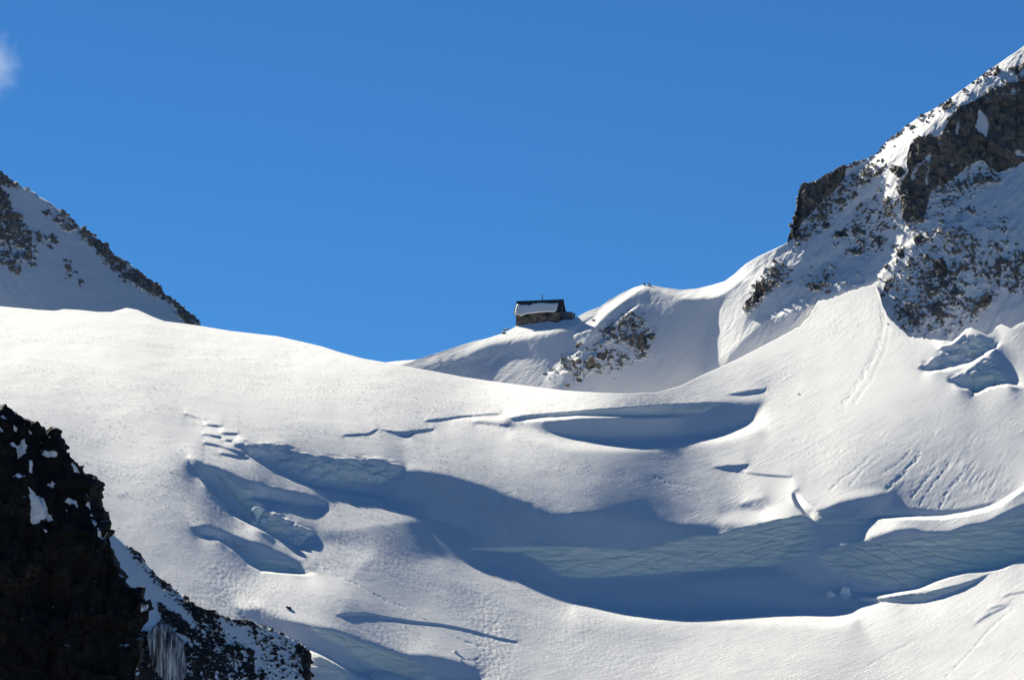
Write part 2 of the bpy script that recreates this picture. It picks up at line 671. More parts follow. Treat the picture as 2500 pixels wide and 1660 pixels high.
GL = Hill(-480, 2980, 600, 1780, 2.0, [
    (0, 760, 13.5, -.10), (0, 900, 15, -.12), (0, 1050, 23, -.15), (200, 1150, 26.5, -.20), (400, 1350, 26, -.18), (250, 1300, 28, -.2),
    (500, 850, 12.5, -.09), (500, 1000, 17.5, -.12), (900, 900, 12.5, -.08), (900, 1010, 18, -.08), (900, 1130, 24.5, -.10), (1200, 1000, 18, -.03),
    (1400, 970, 13, 0), (1400, 1110, 26.5, 0), (1250, 1170, 29, -.02), (1700, 1110, 25, .06), (1650, 1180, 27, .05), (2000, 850, 27, .14),
    (2080, 740, 30, .18), (2000, 1000, 22, .20), (2300, 1130, 33, .18), (2200, 980, 27, .20), (2450, 1000, 29, .2), (2400, 880, 26, .2),
    (1000, 1450, 23, -.15), (700, 1430, 20, -.12), (950, 1300, 25, -.10), (1300, 1520, 21, -.08), (1500, 1580, 20, 0),
    (1800, 1580, 19, .06), (2200, 1570, 22, .04), (2450, 1450, 24, .06), (2400, 1640, 22, .04), (800, 1600, 20, -.12), (1200, 1660, 20, -.05),
    (600, 1330, 20, -.14), (1600, 1350, 40, 0), (1750, 1640, 18, .06)], sigma=110.0)
g = GL
# upper crevasse: icy back wall, steep shaded apron in front of it
B5 = lambda p: R(1000, 920, .4234, p)
B1 = lambda p: R(400, 950, .3387, p)
B2 = lambda p: R(1100, 1150, .4234, p)
B3 = lambda p: R(1800, 1100, .29636, p)
B4 = lambda p: R(600, 1400, .3387, p)
B8 = lambda p: R(2200, 750, .1594, p)
up_wall = B5([(540, 240), (650, 222), (800, 206), (1050, 190), (1250, 178), (1500, 162), (1650, 148), (1760, 142), (1830, 150), (1760, 170), (1700, 205), (1650, 222),
              (1450, 232), (1200, 228), (950, 229), (750, 242), (600, 258)])
up_floor = B5([(590, 262), (750, 244), (950, 230), (1200, 230), (1450, 234), (1650, 224), (1700, 200), (1780, 148), (1950, 140), (2040, 142), (2010, 200), (1950, 262),
               (1830, 302), (1680, 328), (1480, 335), (1300, 348), (1140, 350), (950, 340), (800, 318), (650, 285)])
g.paint(B5([(560, 330), (900, 420), (1300, 430), (1800, 380), (2050, 300), (2000, 260), (1850, 318), (1680, 346), (1480, 352), (1300, 366), (1140, 370), (950, 360), (800, 338), (600, 290)]), s=16, feather=5)
g.paint(up_floor, s=43, zx=-.05, feather=3)
g.paint(up_wall, s=62, feather=1)
g.jump(B5([(600, 258), (750, 242), (950, 229), (1200, 228), (1450, 232), (1620, 224)]), 5.0)
g.mark('ice', B5([(600, 238), (800, 215), (1050, 200), (1250, 188), (1500, 172), (1650, 160), (1740, 160), (1700, 205), (1650, 220), (1450, 230), (1200, 227), (950, 228), (750, 240)]), .75, feather=3)
g.stroke(B5([(100, 252), (200, 242), (320, 228), (430, 216), (520, 211)]), 3.2, s=44)
g.jump(B5([(200, 252), (330, 240), (430, 236), (560, 244), (620, 256)]), 2.0)
g.stroke(B5([(380, 262), (480, 270), (560, 282)]), 6, s=40)
# small slots
g.paint([(1771, 963), (1830, 951), (1873, 947), (1862, 955), (1810, 964)], s=62, feather=1)
g.paint([(1741, 1140), (1775, 1133), (1828, 1131), (1818, 1147), (1790, 1150)], s=52, feather=1)
g.stroke([(1800, 1150), (1860, 1158), (1930, 1164)], 4, s=50)
g.paint([(918, 1047), (965, 1053), (1002, 1052), (1060, 1045), (1060, 1050), (1004, 1056), (996, 1066), (988, 1066)], s=46, feather=1)
g.stroke([(840, 1064), (900, 1060), (918, 1050)], 2.6, s=40)
for p in ([(500, 1036), (540, 1040)], [(498, 1060), (520, 1064), (545, 1068)], [(500, 1082), (530, 1088), (560, 1097), (600, 1108)], [(540, 1057), (580, 1059)],
          [(545, 1075), (565, 1076)], [(465, 1120), (490, 1132)], [(455, 1010), (500, 1026)], [(540, 1108), (590, 1116), (625, 1117)]):
    g.stroke(p, 4.0, s=34)
# second crevasse and the long shaded roll to its right
mid_wall = B1([(515, 392), (580, 385), (610, 415), (700, 412), (850, 412), (950, 445), (1060, 485), (1200, 505), (1350, 510), (1550, 512), (1640, 530), (1720, 575),
               (1690, 650), (1560, 680), (1350, 670), (1150, 660), (1000, 630), (930, 570), (820, 530), (700, 500), (600, 465)])
g.jump(B1([(520, 400), (600, 465), (700, 540), (800, 590), (900, 640), (1000, 680), (1100, 708), (1300, 735), (1500, 770), (1650, 805)]), 5.5, width=5, fade=.22)
g.paint(B1([(560, 440), (700, 500), (930, 570), (1000, 640), (1350, 680), (1690, 660), (1780, 580), (2000, 640), (2362, 730), (2500, 900), (2300, 960), (1960, 930), (1880, 850), (1790, 800),
            (1650, 780), (1500, 745), (1300, 712), (1100, 685), (1000, 660), (900, 622), (800, 572), (700, 522), (600, 455)]), s=33, zx=-.08, feather=5)
g.paint(mid_wall, s=44, zx=-.05, feather=2, wob=2.5)
g.paint([(603, 1112), (671, 1157), (773, 1197), (908, 1217), (1000, 1236), (1030, 1262), (960, 1275), (850, 1250), (760, 1215), (690, 1190), (620, 1150)], s=19, zx=-.10, feather=4)
g.mark('ice', B1([(950, 540), (1060, 500), (1200, 520), (1350, 525), (1550, 525), (1640, 560), (1700, 580), (1660, 640), (1500, 660), (1300, 655), (1100, 620)]), .55, feather=6)
g.paint([(1003, 1147), (1060, 1156), (1128, 1172), (1200, 1195), (1300, 1232), (1300, 1335), (1230, 1340), (1150, 1300), (1090, 1272), (1044, 1262), (1012, 1222)], s=44, zx=-.05, feather=4)
# lit ribs that reach into the shadow
g.paint(B1([(560, 640), (1000, 700), (1100, 715), (1300, 740), (1500, 775), (1660, 815), (1790, 835), (1860, 915), (1900, 960), (1700, 940), (1300, 850), (1000, 760), (750, 690)]), s=20, feather=4)
# roll above the big ice cliff
g.paint(B2([(-120, 60), (0, 50), (250, 130), (500, 215), (600, 250), (850, 245), (950, 280), (1150, 310), (1300, 320), (1450, 305), (1650, 312), (1800, 290), (2020, 250), (1850, 285), (1700, 320),
            (1550, 365), (1400, 370), (1250, 410), (1130, 450), (1050, 460), (900, 445), (700, 432), (400, 435), (130, 450), (60, 480), (170, 420), (100, 330), (0, 290), (-120, 250)]), s=41, zx=0, feather=6)
cliff_lo = [(90, 452), (400, 468), (500, 515), (560, 550), (640, 606), (720, 616), (850, 612), (1000, 605), (1170, 597), (1450, 572), (1500, 570), (1650, 552), (1850, 549), (2050, 500), (2110, 350)]
cliff_hi = [(2040, 262), (2020, 250), (1850, 285), (1700, 320), (1550, 365), (1400, 370), (1250, 410), (1130, 450), (1050, 460), (900, 445), (700, 432), (400, 435), (130, 447)]
g.paint(B2(cliff_lo + cliff_hi), s=66, zx=-.05, feather=1)
g.mark('ice', B2(cliff_lo + cliff_hi), 1.0, feather=3)
g.paint(B2([(0, 490), (130, 460), (400, 475), (560, 560), (640, 612), (850, 618), (1170, 603), (1500, 576), (1850, 555), (2050, 540), (2300, 640), (2340, 760), (2200, 800), (1900, 790), (1500, 770), (1200, 765),
            (1000, 745), (850, 715), (700, 670), (600, 645), (450, 595), (300, 540), (130, 500)]), s=27, zx=.02, feather=4)
g.paint(B2([(-200, 500), (0, 500), (300, 590), (600, 690), (850, 765), (1200, 815), (1500, 820), (1900, 845), (2250, 850), (2400, 800), (2500, 900), (1500, 960), (600, 860), (0, 640)]), s=19, feather=8)
g.paint(B2([(700, 735), (1000, 790), (1300, 800), (1900, 820), (2200, 835), (2380, 790), (2420, 840), (2200, 900), (1500, 880), (1000, 860), (700, 800)]), s=13, feather=5)
g.paint(B2([(1300, 670), (1500, 630), (1900, 600), (2200, 650), (2340, 735), (2320, 775), (2200, 785), (1900, 765), (1500, 725)]), s=36, zx=0, feather=3)
for p in ([(500, 520), (700, 512), (900, 505), (1050, 480), (1150, 448), (1250, 412), (1400, 374)], [(640, 580), (700, 552), (760, 530), (870, 512), (980, 500)],
          [(810, 610), (880, 592), (950, 570), (1010, 552), (1090, 525), (1170, 490), (1240, 474), (1300, 458)], [(1170, 532), (1220, 500), (1280, 486), (1340, 462)],
          [(1350, 545), (1400, 515), (1450, 490), (1500, 478), (1560, 445)], [(1600, 488), (1700, 442), (1800, 412), (1900, 370), (2000, 345)],
          [(1560, 412), (1660, 375), (1760, 345), (1880, 322), (2000, 298)], [(1640, 545), (1760, 500), (1900, 440), (2000, 415), (2080, 390)],
          [(1020, 605), (1070, 580), (1120, 570), (1180, 556)], [(1480, 556), (1560, 552), (1640, 545)], [(1700, 470), (1800, 440), (1920, 410)], [(1880, 490), (1960, 462), (2060, 452)],
          [(420, 468), (460, 490), (520, 514), (610, 512)]):
    g.mark('dirt_and_shade', B2(p), .9, stroke=2.1)
# bay with the notch, right of the cliff
g.paint(B3([(455, 322), (500, 318), (515, 370), (565, 420), (645, 475), (640, 590), (560, 525), (490, 450), (460, 380)]), s=60, zx=-.6, feather=1)
g.jump(B3([(452, 340), (465, 400), (495, 460), (560, 525), (640, 590)]), 3.0)
bay_top = [(640, 480), (720, 478), (850, 418), (1000, 392), (1150, 372), (1262, 352), (1285, 395), (1262, 470), (1400, 476), (1550, 482), (1700, 492), (1850, 482), (2050, 442), (2130, 432)]
lip = [(1070, 605), (1090, 572), (1150, 556), (1400, 553), (1700, 551), (1900, 520), (2050, 485), (2150, 450), (2250, 385), (2362, 312), (2500, 230)]
g.paint(B3(bay_top + [(2060, 480), (1900, 518), (1700, 548), (1400, 550), (1150, 553), (1085, 570), (1068, 610), (1065, 720), (900, 780), (720, 780), (640, 640), (560, 560)]), s=46, zx=-.02, feather=2)
g.paint(B3([(530, 260), (700, 290), (850, 330), (1000, 320), (1200, 300), (1250, 345), (1000, 384), (850, 408), (720, 465), (640, 470), (560, 415), (515, 365)]), s=22, zx=.1, feather=3)
g.paint(B3([(470, 540), (640, 600), (720, 780), (690, 900), (900, 1060), (1000, 1150), (600, 1100), (300, 960), (500, 700)]), s=44, zx=.1, feather=4)
g.mark('ice', B3([(560, 430), (640, 490), (850, 520), (1100, 500), (1400, 500), (1750, 510), (1400, 545), (1080, 565), (1000, 640), (800, 640), (660, 620)]), .6, feather=6)
# small bright saddle left of the notch
g.paint(B3([(30, 440), (130, 395), (220, 390), (250, 470), (190, 500), (100, 490)]), s=48, feather=2)
g.paint(B3([(-150, 520), (60, 480), (200, 505), (260, 480), (300, 440), (420, 430), (530, 520), (440, 545), (240, 580), (60, 600), (-100, 590)]), s=22, zx=.05, feather=3)
# right ice wall below the bright lip
term = [(1082, 705), (1200, 682), (1300, 645), (1450, 640), (1550, 665), (1750, 662), (1900, 605), (2050, 582), (2200, 505), (2362, 440), (2500, 380)]
near = [(940, 1165), (1100, 1188), (1300, 1168), (1450, 1148), (1500, 1138), (1600, 1090), (1750, 1030), (1900, 990), (2050, 983), (2150, 968), (2250, 928), (2362, 868), (2500, 790)]
g.paint(B3(term + near[::-1] + [(880, 1100), (780, 1040), (680, 900), (730, 800), (920, 770), (1060, 735)]), s=62, zx=.1, feather=2)
g.paint(B3(lip + term[::-1]), s=27, zx=.12, feather=3)
g.jump(B3(lip), 9.0)
g.mark('ice', B3([(1082, 740), (1300, 720), (1550, 700), (1750, 690), (1900, 640), (2100, 610), (2362, 500), (2600, 420)] + near[::-1][:10] + [(1300, 1120), (1050, 1060), (800, 960), (680, 890), (730, 820), (920, 775)]), 1.0, feather=6)
for p in ([(730, 822), (850, 828), (920, 780)], [(870, 830), (1000, 880), (1130, 940), (1250, 1020), (1400, 1110)], [(970, 790), (1100, 840), (1200, 890), (1300, 960), (1400, 1000), (1640, 1060)],
          [(1110, 730), (1250, 820), (1400, 890), (1500, 935), (1650, 965), (1820, 1000)], [(1380, 770), (1500, 800), (1650, 860), (1850, 910), (2080, 945)],
          [(1550, 730), (1700, 780), (1850, 805), (2050, 815), (2200, 805), (2362, 788), (2500, 770)], [(700, 890), (830, 920), (1000, 965)], [(1260, 745), (1400, 740), (1560, 712), (1850, 660), (2100, 640), (2362, 600)],
          [(880, 1000), (960, 990), (900, 1050)], [(1020, 1080), (1180, 1110)]):
    g.mark('dirt_and_shade', B3(p), .9, stroke=2.1)
g.paint(B3([(940, 1168), (1100, 1192), (1300, 1172), (1500, 1142), (1750, 1034), (2050, 988), (2300, 905), (2500, 800), (2500, 1700), (1200, 1700), (1000, 1400), (985, 1260)]), s=24, zx=.05, feather=3)
g.jump(B3(near), 9.0)
g.paint(B3([(1000, 1205), (1150, 1212), (1300, 1196), (1430, 1172), (1600, 1150), (1800, 1100), (2000, 1040), (2090, 1000), (2000, 1062), (1850, 1132), (1650, 1206), (1550, 1246), (1400, 1250), (1200, 1246), (1000, 1240)]), s=66, feather=1)
g.mark('ice', B3([(1250, 1205), (1430, 1178), (1700, 1130), (2000, 1045), (1850, 1128), (1650, 1204), (1550, 1244), (1300, 1240)]), .7, feather=2)
g.mark('dirt_and_shade', B3([(1260, 1208), (1330, 1196), (1420, 1190), (1470, 1165), (1580, 1150)]), .9, stroke=3)
for p in ([(1970, 1418), (2030, 1375), (2100, 1335), (2230, 1275)], [(2190, 1205), (2240, 1180), (2300, 1172), (2400, 1150)], [(2080, 1300), (2140, 1280), (2220, 1262)]):
    g.stroke(B3(p), 4, s=36, zx=.1)
# left openings
g.paint(B1([(150, 560), (215, 600), (310, 720), (400, 830), (500, 930), (620, 995), (830, 1095), (1000, 1190), (1110, 1300), (1300, 1330), (1200, 1200), (1020, 1110), (1250, 1100), (1500, 1200), (1300, 1400), (1000, 1250), (850, 1180), (700, 1110), (550, 1055), (400, 1003), (300, 970), (180, 880)]), s=20, zx=-.14, feather=5)
op = B1([(215, 588), (180, 505), (235, 520), (280, 545), (420, 575), (560, 640), (700, 700), (850, 730), (1000, 750), (1080, 770), (1180, 835), (950, 832), (780, 802), (640, 772), (628, 830), (650, 900),
         (660, 952), (620, 970), (500, 905), (400, 805), (310, 695)])
g.paint(op, s=43, zx=-.2, feather=2, wob=2)
g.paint(B1([(390, 600), (430, 600), (520, 690), (640, 740), (640, 830), (655, 910), (600, 880), (540, 800), (470, 710)]), s=72, zx=-.3, feather=1)
g.mark('ice', B1([(380, 590), (430, 590), (520, 680), (640, 730), (640, 840), (655, 920), (600, 880), (540, 800), (470, 710)]), .9, feather=2)
g.mark('dirt_and_shade', B1([(395, 625), (480, 725), (540, 795), (600, 850), (640, 905)]), .7, stroke=5)  # shade deep in the inner crack, painted as a dark line
g.jump(B1([(215, 590), (310, 700), (400, 810), (500, 910), (620, 972), (750, 1040), (830, 1075)]), 7.0, width=4)
g.jump(B1([(630, 772), (700, 800), (780, 815), (950, 838)]), 2.5, width=4)
g.paint(B1([(645, 772), (800, 815), (960, 840), (1250, 850), (1700, 960), (1400, 1010), (1080, 1030), (1000, 990), (800, 895), (740, 850)]), s=20, zx=-.12, feather=4)
sh = B1([(690, 878), (800, 900), (900, 948), (1000, 998), (1080, 1040), (1020, 1085), (975, 1135), (850, 1085), (800, 1072), (720, 1010), (690, 950), (720, 920)])
g.paint(sh, s=56, zx=-.1, feather=1, wob=2.5)
g.mark('lump', sh, 1.0, feather=4)
g.mark('lump', mid_wall, .8, feather=8)
g.paint(B1([(645, 800), (735, 850), (690, 850), (650, 850)]), s=58, feather=1)
g.mark('ice', B1([(640, 860), (700, 870), (800, 920), (860, 990), (830, 1070), (760, 1040), (690, 980), (655, 930)]), .7, feather=3)
g.jump(B1([(690, 990), (800, 1065), (970, 1140)]), 3.0, width=4)
lo = B1([(200, 988), (300, 985), (400, 1012), (550, 1065), (700, 1118), (850, 1188), (1000, 1248), (1095, 1318), (1030, 1338), (850, 1320), (700, 1310), (600, 1250), (500, 1150), (400, 1080), (330, 1060), (255, 1040)])
g.paint(lo, s=44, zx=-.15, feather=2, wob=2)
g.mark('ice', B1([(660, 1290), (720, 1230), (860, 1220), (960, 1270), (1090, 1320), (1030, 1336), (850, 1318), (700, 1308)]), .85, feather=5)
g.mark('dirt_and_shade', B1([(870, 1262), (930, 1295), (990, 1330), (1060, 1332)]), .7, stroke=4)
g.mark('dirt_and_shade', B1([(500, 1100), (540, 1130), (590, 1138)]), .7, stroke=3.5)
g.jump(B1([(255, 1045), (330, 1065), (400, 1085), (500, 1155), (600, 1255), (700, 1315), (850, 1324), (1030, 1342), (1100, 1325)]), 6.0, width=4)
g.paint(B1([(700, 1315), (850, 1326), (1030, 1345), (1110, 1325), (1400, 1450), (1350, 1520), (1000, 1480), (800, 1400)]), s=16, zx=-.12, feather=14)
# bottom-left crevasse behind the rock spur
f9 = B4([(-60, 225), (0, 250), (100, 242), (200, 290), (300, 340), (500, 380), (690, 430), (850, 490), (1000, 540), (1150, 590), (1300, 592), (1500, 632), (1640, 680), (1700, 768), (1400, 768), (1180, 768), (1100, 735),
         (950, 700), (900, 745), (800, 725), (650, 645), (550, 595), (440, 545), (380, 500), (100, 420)])
g.paint(f9, s=45, zx=-.15, feather=3)
iw = B4([(460, 390), (600, 410), (700, 440), (850, 500), (1000, 550), (1150, 605), (1250, 650), (1370, 768), (1130, 768), (1000, 690), (850, 630), (760, 570), (680, 500), (560, 470)])
g.paint(iw, s=64, zx=-.2, feather=1)
g.mark('ice', iw, 1.0, feather=3)
for p in ([(620, 420), (720, 470), (850, 530), (1000, 590), (1200, 650)], [(760, 470), (900, 520), (1050, 570), (1200, 620)], [(690, 440), (760, 560)]):
    g.mark('dirt_and_shade', B4(p), .7, stroke=3)
g.paint(B4([(440, 545), (550, 595), (650, 645), (800, 725), (900, 745), (950, 700), (1100, 735), (1180, 768), (1300, 900), (700, 900), (600, 700), (450, 590)]), s=19, zx=-.15, feather=2)
g.jump(B4([(380, 510), (440, 543), (550, 593), (650, 643), (800, 723), (900, 743), (950, 698), (1100, 733), (1180, 768), (1260, 830)]), 8.0)
g.paint(B4([(440, 590), (560, 610), (640, 660), (720, 740), (760, 800), (440, 800)]), s=58, feather=2)
g.mark('ice', B4([(440, 590), (560, 610), (640, 660), (720, 740), (760, 800), (440, 800)]), .7, feather=3)
# long thin scarp
g.stroke(B4([(670, 297), (780, 292), (880, 290), (1000, 312), (1100, 330), (1200, 347), (1400, 372), (1600, 407), (1700, 432), (1800, 460), (1950, 490)]), 2.8, s=50)
# holes at the foot of the right mountain
g.paint(B8([(1000, 330), (1080, 320), (1200, 380), (1330, 440), (1320, 475), (1180, 450), (1060, 420), (985, 440)]), s=20, zx=.3, feather=1)
g.paint(B8([(720, 590), (850, 490), (985, 400), (985, 445), (1060, 425), (1320, 480), (1480, 560), (1440, 620), (1250, 755), (1000, 890), (870, 915), (750, 815), (620, 740), (560, 610), (640, 550)]), s=55, zx=-.05, feather=2)
g.jump(B8([(720, 580), (850, 485), (1000, 330), (1080, 318), (1320, 438)]), 4.0, width=4)
g.paint(B8([(265, 930), (330, 850), (380, 895), (500, 795), (620, 750), (750, 820), (860, 912), (700, 948), (450, 978), (330, 968)]), s=50, zx=.05, feather=1)
g.jump(B8([(260, 940), (330, 975), (450, 985), (700, 952), (880, 915), (1000, 890), (1250, 760), (1450, 620), (1560, 530)]), 6.0, width=4)
g.mark('ice', B8([(950, 500), (1150, 490), (1440, 580), (1250, 740), (1140, 800), (1000, 760), (930, 640)]), .6, feather=3)
g.mark('dirt_and_shade', B8([(760, 745), (860, 690), (980, 680), (1060, 740), (1100, 790)]), .9, stroke=3.5)
g.mark('dirt_and_shade', B8([(1000, 740), (1130, 700), (1130, 790)]), .9, stroke=5)
g.mark('dirt_and_shade', B8([(940, 640), (930, 560), (980, 500)]), .6, stroke=2.6)
g.paint(B8([(690, 1100), (800, 1072), (1000, 985), (1250, 785), (1435, 745), (1420, 930), (1500, 1010), (1600, 1080), (1620, 1168), (1350, 1230), (1130, 1312), (1070, 1310), (1030, 1250), (930, 1222), (915, 1180), (770, 1150)]), s=50, zx=-.05, feather=1)
g.paint(B8([(1060, 1040), (1200, 985), (1400, 975), (1500, 1015), (1610, 1090), (1615, 1165), (1350, 1228), (1130, 1310), (1065, 1300)]), s=72, zx=-.1, feather=1)
g.mark('ice', B8([(1060, 1040), (1200, 985), (1400, 975), (1500, 1015), (1610, 1090), (1615, 1165), (1350, 1228), (1130, 1310), (1065, 1300)]), .9, feather=2)
g.mark('dirt_and_shade', B8([(1100, 1060), (1115, 1150), (1100, 1290), (1180, 1290)]), 1.0, stroke=5)
g.jump(B8([(690, 1110), (770, 1155), (925, 1225), (1030, 1255), (1080, 1318), (1180, 1305), (1350, 1235), (1620, 1180), (1900, 1240)]), 6.0, width=4)
g.paint(B8([(1460, 300), (1560, 280), (1700, 350), (1900, 250), (2300, 200), (2300, 1200), (1882, 1200), (1700, 1150), (1500, 980), (1450, 760), (1560, 560)]), s=36, zx=.35, feather=3)

for p in (B8([(720, 590), (850, 490), (985, 445), (1320, 480), (1480, 560), (1440, 620), (1250, 755), (1000, 890), (870, 915), (750, 815), (620, 740), (560, 610)]), B8([(690, 1100), (1000, 985), (1250, 785), (1435, 745), (1420, 930), (1600, 1080), (1620, 1168), (1130, 1312), (930, 1222)]),
          B8([(265, 930), (330, 850), (500, 795), (620, 750), (860, 912), (700, 948), (450, 978)])):
    g.mark('lump', p, .8, feather=4)
# tracks, sluff trails and runnels pressed into the surface
ZR = lambda p: R(1900, 1050, .254, p)
for p, w, v in (([(2153, 735), (2158, 790), (2142, 850), (2105, 920), (2060, 985)], 9, .9), ([(2168, 785), (2166, 840), (2130, 920), (2085, 985)], 6, .6), (ZR([(890, 250), (800, 330), (730, 390), (620, 460), (500, 580)]), 4, .9), (ZR([(980, 250), (900, 310), (820, 380), (690, 530)]), 3.5, .7),
                (ZR([(1360, 220), (1290, 320), (1180, 430), (1100, 510), (1040, 570)]), 7, 1.6), (ZR([(1270, 200), (1200, 280), (1120, 340), (980, 430)]), 4, .8), (ZR([(1480, 400), (1440, 440), (1370, 540), (1280, 640)]), 5, 1.2), (ZR([(1740, 470), (1660, 540), (1600, 640), (1560, 740)]), 6, 1.3),
                (ZR([(1900, 280), (1800, 400), (1700, 480)]), 3.5, .8), (ZR([(1600, 380), (1500, 500), (1400, 640), (1360, 720)]), 4, .9), (B1([(1100, 1260), (1200, 1310), (1300, 1370), (1380, 1400), (1480, 1450), (1600, 1520)]), 4, .9), (B4([(1080, 210), (1140, 240), (1180, 270), (1260, 330)]), 4, .8),
                ([(2480, 1480), (2420, 1530), (2360, 1600), (2310, 1650)], 4, .6), ([(2250, 1560), (2180, 1590), (2120, 1620)], 4, .5), ([(1940, 1075), (1990, 1085), (2050, 1100)], 6, .6), ([(1600, 1165), (1640, 1180), (1700, 1190)], 6, .5),
                (B4([(1530, 465), (1600, 500), (1700, 530), (1740, 575)]), 3.5, .9), (B4([(1500, 560), (1560, 600), (1640, 640), (1700, 600)]), 5, .8)):
    g.mark('groove', p, v, stroke=w)
g.solve((1250, 1600), 840.0, wu=0.5)

rows_g = 540
us = np.concatenate([np.arange(-470, -20, 10.0), np.arange(-20, 2522, 2.0), np.arange(2524, 2970, 10.0)])
top = interp_poly(CREST, us)
wob_ = np.interp(us, [1880, 1990, 2250, 2330], [0, 1, 1, 0])
top = top + wob_ * (5.0 * noise3(us / 11.0, us * 0, us * 0 + 3, 5) + 2.5 * noise3(us / 4.5, us * 0, us * 0 + 9, 6))
tt = np.linspace(0, 1, rows_g)
Ug = np.repeat(us[None, :], rows_g, 0)
Vg = top[None, :] * (1 - tt[:, None]) + 1760.0 * tt[:, None]
P = g.xyz(Ug, Vg)
ICE = g.at(g.attr['ice'], Ug, Vg)
DIRT_AND_SHADE = g.at(g.attr['dirt_and_shade'], Ug, Vg)
X, Y, Z = (P[..., k].ravel() for k in range(3))
# wind crust, sastrugi and soft drifts, running down the fall line (right-down on the left flank, left-down on the right one)
t = np.clip((Ug.ravel() - 1250) / 900.0, -1, 1)


def along(th, sx, sy, seed, octv=3):
    c_, s_ = math.cos(th), math.sin(th)
    return fbm((X * c_ + Y * s_) / sx, (-X * s_ + Y * c_) / sy, Z * 0.0 + seed, octv, seed)


nl = along(math.radians(48), 2.2, 12.0, 3)
nr = 0.55 * along(math.radians(-40), 1.8, 12.0, 4)
wgt = 0.5 + 0.5 * t
patch = np.clip(0.5 + 1.3 * fbm(X / 34.0, Y / 60.0, Z * 0, 2, 11), 0, 1)
streak = nl * (1 - wgt) + nr * wgt
swell = fbm(X / 22.0, Y / 40.0, Z * 0, 3, 21)
disp = 0.045 * streak * (0.35 + 0.9 * patch) + 0.22 * swell
# avalanche runnels on the right flank
run = np.clip(1 - np.hypot((Ug.ravel() - 2330) / 190.0, (Vg.ravel() - 1150) / 120.0), 0, 1)
rr = fbm((X * 0.8 - Y * 0.33) / 1.1, (X * 0.33 + Y * 0.8) / 8.0, Z * 0, 3, 31)
rr = rr * np.clip(0.35 + 1.6 * fbm(X / 5.0, Y / 14.0, Z * 0, 2, 33), 0, 1)
disp += 0.22 * run * rr
# lumpy debris tongue in the lower middle
deb = np.exp(-(((Ug.ravel() - 1210 + (1660 - Vg.ravel()) * 0.12) / 50.0) ** 2)) * np.clip((Vg.ravel() - 1400) / 120.0, 0, 1)
deb += 0.7 * np.exp(-(((Ug.ravel() - 560) / 70.0) ** 2 + ((Vg.ravel() - 1420) / 60.0) ** 2))
disp += 0.08 * deb * fbm(X / 0.9, Y / 2.2, Z * 0, 3, 41)
disp += 0.05 * np.clip(patch - .35, 0, 1) * fbm(X / 0.7, Y / 1.6, Z * 0, 2, 61)
disp *= np.clip(1.2 - ICE.ravel(), 0.1, 1)
N = grid_normals(P)
LUMP = g.at(g.attr['lump'], Ug, Vg).ravel()
GRV = g.at(g.attr['groove'], Ug, Vg).ravel()
disp -= 0.10 * GRV * np.clip(0.65 + 1.2 * fbm(X / 1.1, Y / 2.0, Z * 0, 2, 71), 0.1, 1.4)
icy = ICE.ravel() * (0.26 * fbm(X / 5.0, Y / 5.0, Z / 1.1, 4, 51) - 0.15 * DIRT_AND_SHADE.ravel()) + LUMP * 0.9 * fbm(X / 3.2, Y / 3.2, Z / 2.6, 4, 81)
Pd = P.reshape(-1, 3).copy()
edge = np.clip(tt[:, None] * 60 + 0 * Ug, 0.15, 1).ravel()
Pd[:, 2] += disp * edge
Pd -= N.reshape(-1, 3) * np.sign(N.reshape(-1, 3)[:, 1:2]) * (icy * edge)[:, None]
P = Pd.reshape(P.shape)
at = {'ice': ICE, 'dirt_and_shade': DIRT_AND_SHADE, 'side': np.clip(0.5 + (Ug - 1400 + (Vg - 1200) * 0.6) / 700.0, 0, 1)}
P, at = add_back(P, at, [0.6, 1.6, 3, 6, 12, 22, 40], [0.04, 0.2, 0.7, 2.5, 7, 15, 30])
# snout: the front edge comes down to the valley floor
fr = []
for k in range(1, 9):
    r = P[-1].copy()
    r[:, 1] -= 14.0 * k
    r[:, 2] = r[:, 2] * (1 - k / 8.0) + (-3.0) * (k / 8.0)
    fr.append(r)
P = np.concatenate([P, np.stack(fr, 0)], 0)
at = {k: np.concatenate([A, np.repeat(A[-1:], 8, 0)], 0) for k, A in at.items()}
glacier = structure(sheet('glacier', P, M_GLACIER, at))
del P, Pd, N, X, Y, Z, nl, nr, streak, swell, disp, icy
# ------------------------------------------------------------------ ridge with the hut, rocky mountain on the right
RG = Hill(560, 2960, -160, 1060, 2.0, [
    (1000, 900, 24, .10), (1100, 880, 30, .05), (1200, 900, 32, -.02), (1300, 930, 33, -.02), (1300, 850, 38, .0), (1500, 850, 44, -.05), (1650, 800, 46, 0), (1600, 900, 44, 0),
    (1800, 800, 42, .34), (1760, 850, 43, .34), (1900, 700, 41, .40), (2050, 600, 45, .22), (1980, 560, 45, .2), (2200, 450, 48, .18), (2100, 660, 40, .38), (2250, 700, 48, .06), (2400, 750, 48, .0),
    (2450, 650, 47, -.02), (2450, 300, 52, .10), (2300, 250, 38, .35), (2450, 160, 36, .35), (2500, 500, 45, -.02), (2300, 600, 46, .10), (2150, 420, 44, .28)], sigma=90.0)
g = RG
Z1 = lambda p: R(1200, 690, .1058, p)
Z2 = lambda p: R(900, 660, .381, p)
Z3 = lambda p: R(1750, 100, .3189, p)
Z4 = lambda p: R(1750, 550, .3175, p)
ZM = lambda p: R(1900, 380, .2806, p)
ZB = lambda p: R(1330, 740, .1403, p)
